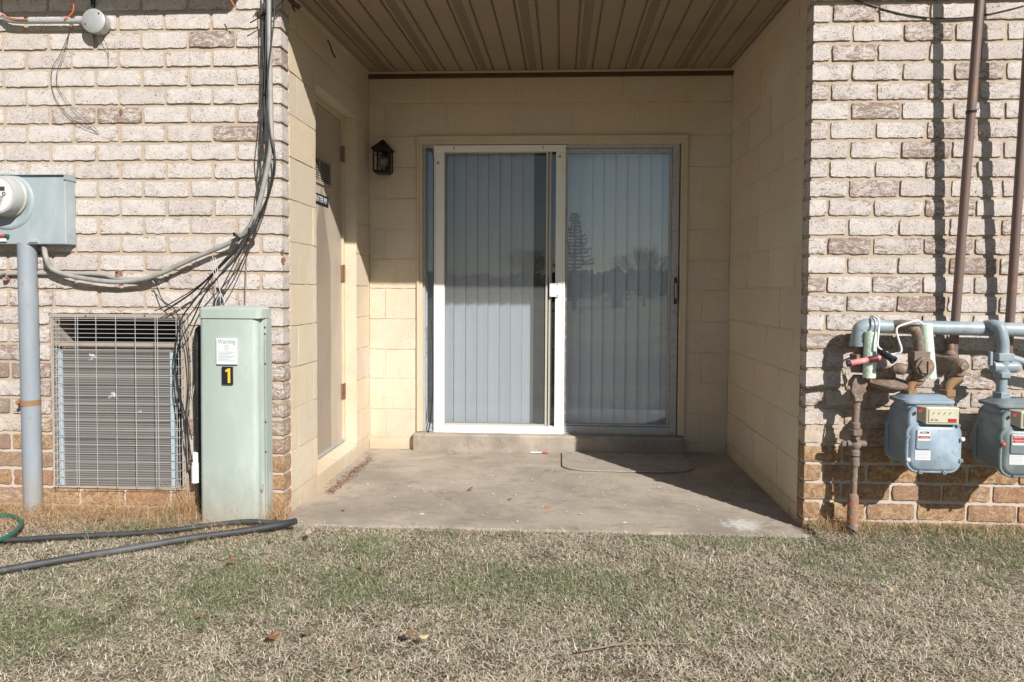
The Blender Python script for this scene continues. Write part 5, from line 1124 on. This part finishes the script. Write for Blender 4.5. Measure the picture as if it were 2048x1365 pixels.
out = [(x0, yb_), (x0, yf+.12)]+[(x0+.20-.20*cos(t_), yf+.12-.12*sin(t_)) for t_ in [pi/2*k/8 for k in range(1, 9)]]+[(x1-.20+.20*sin(t_), yf+.12-.12*cos(t_)) for t_ in [pi/2*k/8 for k in range(0, 9)]]+[(x1, yb_)]
dm.loft([[(x, y, .004) for x, y in out], [(x, y, .012) for x, y in out]]); inner = [((x0+x1)/2+(x-(x0+x1)/2)*.93, (yb_+yf)/2+(y-(yb_+yf)/2)*.88) for x, y in out]
dmo = tag(dm.build('doormat', MT['mat'], bev=.002), 'grey rubber doormat with rounded corners on the patio by the doorstep', 'doormat')
def leaf(c, s, a, mat, label, cat='leaf', grp='dead leaves lying about', tilt=.3):
    m = MB(); n_ = 7; vs = []
    for i in range(n_):
        t_ = i/(n_-1); wv = s*.38*sin(pi*min(1, t_*1.04)**.8)*(1+.25*(i % 2)); zc_ = s*.22*sin(pi*t_)*random.uniform(.4, 1.2)
        for k in (-1, 0, 1): x = (t_-.5)*s; y = k*wv; vs.append((c[0]+x*cos(a)-y*sin(a), c[1]+x*sin(a)+y*cos(a), c[2]+.003+zc_+abs(k)*s*.12*random.uniform(.3, 1.3)))
    fs = [(3*i+k, 3*i+k+1, 3*i+k+4, 3*i+k+3) for i in range(n_-1) for k in (0, 1)]
    m.add(vs, fs); return tag(m.build('dry_leaf', MT[mat], normals=False), label, cat, grp)
G = .022
for (x, y, s, a, mt_, lb, zz_) in [
    (943, 981, .045, .2, 'leaf', 'curled brown leaf near the middle of the patio, furthest back of the three', .004), (1022, 1000, .028, 1., 'leaf', 'small brown leaf right of the curled one on the patio', .004), (687, 1022, .026, 2., 'leaf', 'tiny dark leaf on the patio near its left front corner', .004),
    (545, 1081, .035, .1, 'leafred', 'red brown leaf in the grass just below the end of the grey hose', G), (465, 1125, .045, .6, 'leafred', 'red leaf in the grass under the hose, middle of the left lawn', G), (546, 1278, .06, 2.3, 'leafred', 'long orange brown leaf in the near left lawn', G),
    (617, 1270, .04, .3, 'leaf', 'dark crumpled leaf right of the long orange one', G), (822, 1276, .06, .1, 'leaf', 'wide tan leaf on the lawn left of the twig', G), (848, 1280, .045, -.9, 'leafpale', 'pale leaf touching the wide tan leaf', G),
    (620, 1070, .05, 1., 'leafpale', 'pale straw leaf in the grass by the patio left corner', G), (726, 1132, .03, .5, 'leaf', 'small orange leaf in the lawn below the patio left part', G), (1258, 1313, .03, .2, 'leafpale', 'cream chip leaf below the twig in the near lawn', G),
    (1787, 1184, .04, 1., 'leafpale', 'pale leaf in the lawn below the gas meters', G), (1383, 1285, .028, 0, 'leafpale', 'pale leaf at the right tip of the twig', G), (205, 1033, .05, .9, 'leaf', 'brown leaf in the straw under the air conditioner', G+.03), (313, 1054, .04, .2, 'leaf', 'brown leaf in the straw left of the pedestal', G+.02),
    (400, 1235, .03, .9, 'leaf', 'small tan leaf in the green patch of the left lawn', G), (712, 1340, .03, .9, 'leaf', 'orange leaf near the bottom edge left of centre', G)]:
    leaf(atZ(x, y, zz_), s*.78, a, mt_, lb)
# leaf litter along the left wall foot and the flat debris on the patio
m = MB()
for _ in range(420):
    t_ = random.random(); x, y = 652+(738-652)*t_**.9, 985-(985-918)*t_; p = atZ(x+random.gauss(0, 5)+4, y+random.gauss(0, 3), .004)
    p[0] = max(p[0], XL+.012); a = random.uniform(0, pi); s = random.uniform(.003, .012); h = random.uniform(0, .010)
    m.add([(p[0]-s*cos(a), p[1]-s*sin(a), .003+h), (p[0]+s*.3*sin(a), p[1]-s*.3*cos(a), .004+h*.6), (p[0]+s*cos(a), p[1]+s*sin(a), .003+h*.5), (p[0]-s*.3*sin(a), p[1]+s*.3*cos(a), .006+h)], [(0, 1, 2, 3)])
tag(m.build('leaf_litter', MT['leaf'], normals=False), 'crumbled brown leaf litter along the foot of the left block wall', 'leaf litter', kind='stuff')
m = MB()
for _ in range(170):
    x = random.uniform(600, 1560); y = random.uniform(930, 1048); p = atZ(x, y, .006)
    if p[0] < XL+.05 or p[0] > XR-.05: continue
    s = random.uniform(.002, .008)*random.random()**.5; a = random.uniform(0, pi)
    m.add([(p[0]+s*random.uniform(.6, 1.2)*cos(a+k*pi/2.5), p[1]+s*random.uniform(.6, 1.2)*sin(a+k*pi/2.5), .008) for k in range(5)], [(0, 1, 2, 3, 4)])
tag(m.build('paint_flakes', MT['whitecap'], normals=False), 'scattered white paint flakes on the patio concrete', 'debris', kind='stuff')
m = MB(); pts = [atZ(x, y, .020) for x, y in ((1165, 1301), (1200, 1296), (1240, 1288), (1290, 1286), (1340, 1287), (1382, 1288))]; m.tube(pts, (.0024, .0012), 7, 4); m.tube([pts[2], atZ(1262, 1279, .034), atZ(1275, 1276, .036)], .0014, 5, 2)
tag(m.build('twig', MT['twig'], smooth=True), 'long thin twig lying on the near lawn', 'twig')
a = atZ(1062, 905, .006); b = atZ(1084, 906, .006); t9 = thing('litter_stick', a, 'thin white stick with a red tip at the foot of the doorstep', 'litter')
MB().cyl((a[0], 1.395, .007), (b[0], 1.39, .007), .004, seg=8).build('stick', MT['whitecap'], t9, smooth=True)
MB().cyl((b[0], 1.39, .008), (b[0]+.04, 1.388, .008), .006, seg=8).build('red_tip', MT['redcap'], t9, smooth=True)
# white downpipe stub behind the pedestal
a = at(391, 905, -.06); b = at(391, 965, -.06); m = MB(); m.cyl((a[0], -.06, a[2]), (a[0], -.06, b[2]), .014, seg=12); m.cyl((a[0], -.06, at(391, 925, -.06)[2]), (a[0], -.06, b[2]), .019, seg=12)
tag(m.build('white_pipe_stub', MT['whitecap'], smooth=True), 'short white plastic pipe stub left of the pedestal near the ground', 'pipe')
m = MB(); a = at(399, 665, -.045); m.tube([(a[0]+.01, -.045, a[2]+.012), (a[0]-.006, -.045, a[2]-.015), (a[0]-.008, -.045, a[2]-.3), (a[0]-.002, -.045, .05)], .018, 12, 4)
tag(m.build('black_duct', MT['blackrub'], smooth=True), 'black cable duct rising behind the left edge of the pedestal', 'duct')
# red leaf scraps stuck to the brick
for (x, y, s, lb) in ((242, 224, .016, 'tiny red scrap stuck on the upper left brick'), (567, 521, .02, 'red leaf scrap stuck on the left brick corner'), (566, 503, .012, 'small pointed red scrap above the one on the brick corner')):
    p = at(x, y, -.006); tag(MB().add([(p[0]-s*.6, -.005, p[2]-s*.2), (p[0]-s*.1, -.007, p[2]-s), (p[0]+s*.6, -.005, p[2]-s*.1), (p[0]+s*.3, -.008, p[2]+s*.7), (p[0]-s*.5, -.005, p[2]+s*.6)], [(0, 1, 2, 3, 4)]).build('dry_leaf', MT['leafred'], normals=False), lb, 'leaf', 'red scraps stuck to the brick')
# ------------------------------------------------------------------ what stands behind the camera (seen reflected in the glass)
def vat(x, y, Yreal): p = at(x, y, 2*YG-Yreal); return Vector((p[0], Yreal, p[2]))
def conifer(x, ytop, Yr, label):
    tp = vat(x, ytop, Yr); t0 = thing('spruce_tree', (tp.x, Yr, 0), label, 'tree'); h = tp.z
    m = MB(); m.cyl((tp.x, Yr, -.1), (tp.x, Yr, h), .14, .01, seg=8); m.build('trunk', MT['bark'], t0)
    m = MB(); z = .6
    while z < h-.1:
        R_ = (h-z)*.30+.08
        for k in range(11):
            a = random.uniform(0, 2*pi); L = R_*random.uniform(.45, 1.35); n_ = max(3, int(L/.12)); prev = Vector((tp.x, Yr, z+random.uniform(-.12, .12)))
            for i in range(1, n_+1):
                t_ = i/n_; p = Vector((tp.x+cos(a)*L*t_, Yr+sin(a)*L*t_, z-.25*L*t_+.28*L*t_*t_)); m.cyl(prev, p, .02, seg=4)
                for s_ in (-1, 1):
                    q = p+Vector((-sin(a)*s_, cos(a)*s_, 0))*(.22*(1.2-t_))+Vector((cos(a), sin(a), 0))*.1+Vector((0, 0, -.05)); wv = Vector((0, 0, .035)); m.add([prev, p+wv, q, p-wv], [(0, 1, 2), (0, 2, 3)])
                prev = p
            m.add([prev, prev+Vector((cos(a)*.1, sin(a)*.1, .16)), prev+Vector((cos(a+.5)*.06, sin(a+.5)*.06, 0))], [(0, 1, 2)])
        z += .16+.10*(h-z)/h
    m.build('crown', MT['needles'], t0, normals=False)
conifer(1150, 425, -34, 'spruce tree reflected in the right glass pane')
def baretree(x, ytop, Yr, label, spread=.85):
    tp = vat(x, ytop, Yr); t0 = thing('bare_tree', (tp.x, Yr, 0), label, 'tree', 'bare trees beyond the lawn'); h = tp.z; tm = MB(); m = MB()
    tm.cyl((tp.x, Yr, -.1), (tp.x, Yr, h*.22), h*.030, h*.022, seg=8); tm.build('trunk', MT['bark'], t0)
    def grow(p, d, L, r_, lv):
        q = p+d*L; m.cyl(p, q, r_, r_*.7, seg=4 if lv > 1 else 6)
        if lv >= 5: return
        for _ in range(4 if lv < 2 else 3):
            nd = (d+Vector((random.gauss(0, .55), random.gauss(0, .55), random.gauss(.12, .3)))*spread).normalized(); grow(q, nd, L*random.uniform(.62, .85), r_*.62, lv+1)
    for k in range(3): grow(Vector((tp.x, Yr, h*.2)), Vector((random.gauss(0, .35), random.gauss(0, .35), 1)).normalized(), h*.24, h*.016, 0)
    m.build('crown', MT['bark'], t0, normals=False)
baretree(1290, 490, -44, 'wide bare tree reflected at the right of the right pane')
baretree(1062, 492, -50, 'bare tree reflected behind the insect screen')
hx = vat(1237, 533, -40); t0 = thing('distant_house', (hx.x, -40, 0), 'small dark gabled building reflected between the trees', 'house')
MB().box(hx.x-.35, hx.x+.35, -41.5, -40, -.1, hx.z-.45).build('wall', MT['houseside'], t0)
m = MB(); m.prism([(hx.x-.55, hx.z-.5), (hx.x+.45, hx.z-.5), (hx.x+.0, hx.z), (hx.x-.1, hx.z)], -41.7, -39.8); m.build('roof', MT['roof'], t0)
m = MB()
for _ in range(26000):
    x = random.uniform(-150, 150); Yr = random.uniform(-110, -85); top = 3.6+.9*mnoise.noise(Vector((x*.05, 0, 0)))+.8*mnoise.noise(Vector((x*.3, 3, 0))); z = top*random.random()**.5*random.uniform(.7, 1)
    s = random.uniform(.3, .9); a = random.uniform(0, pi); m.add([(x-s*cos(a), Yr-s*sin(a), z-.2), (x+s*cos(a), Yr+s*sin(a), z), (x+random.uniform(-.3, .3), Yr, z+s*.8)], [(0, 1, 2)])
tag(m.build('distant_woods', MT['farwood'], normals=False), 'low dark line of bare woods beyond the lawn', 'woods', kind='stuff')
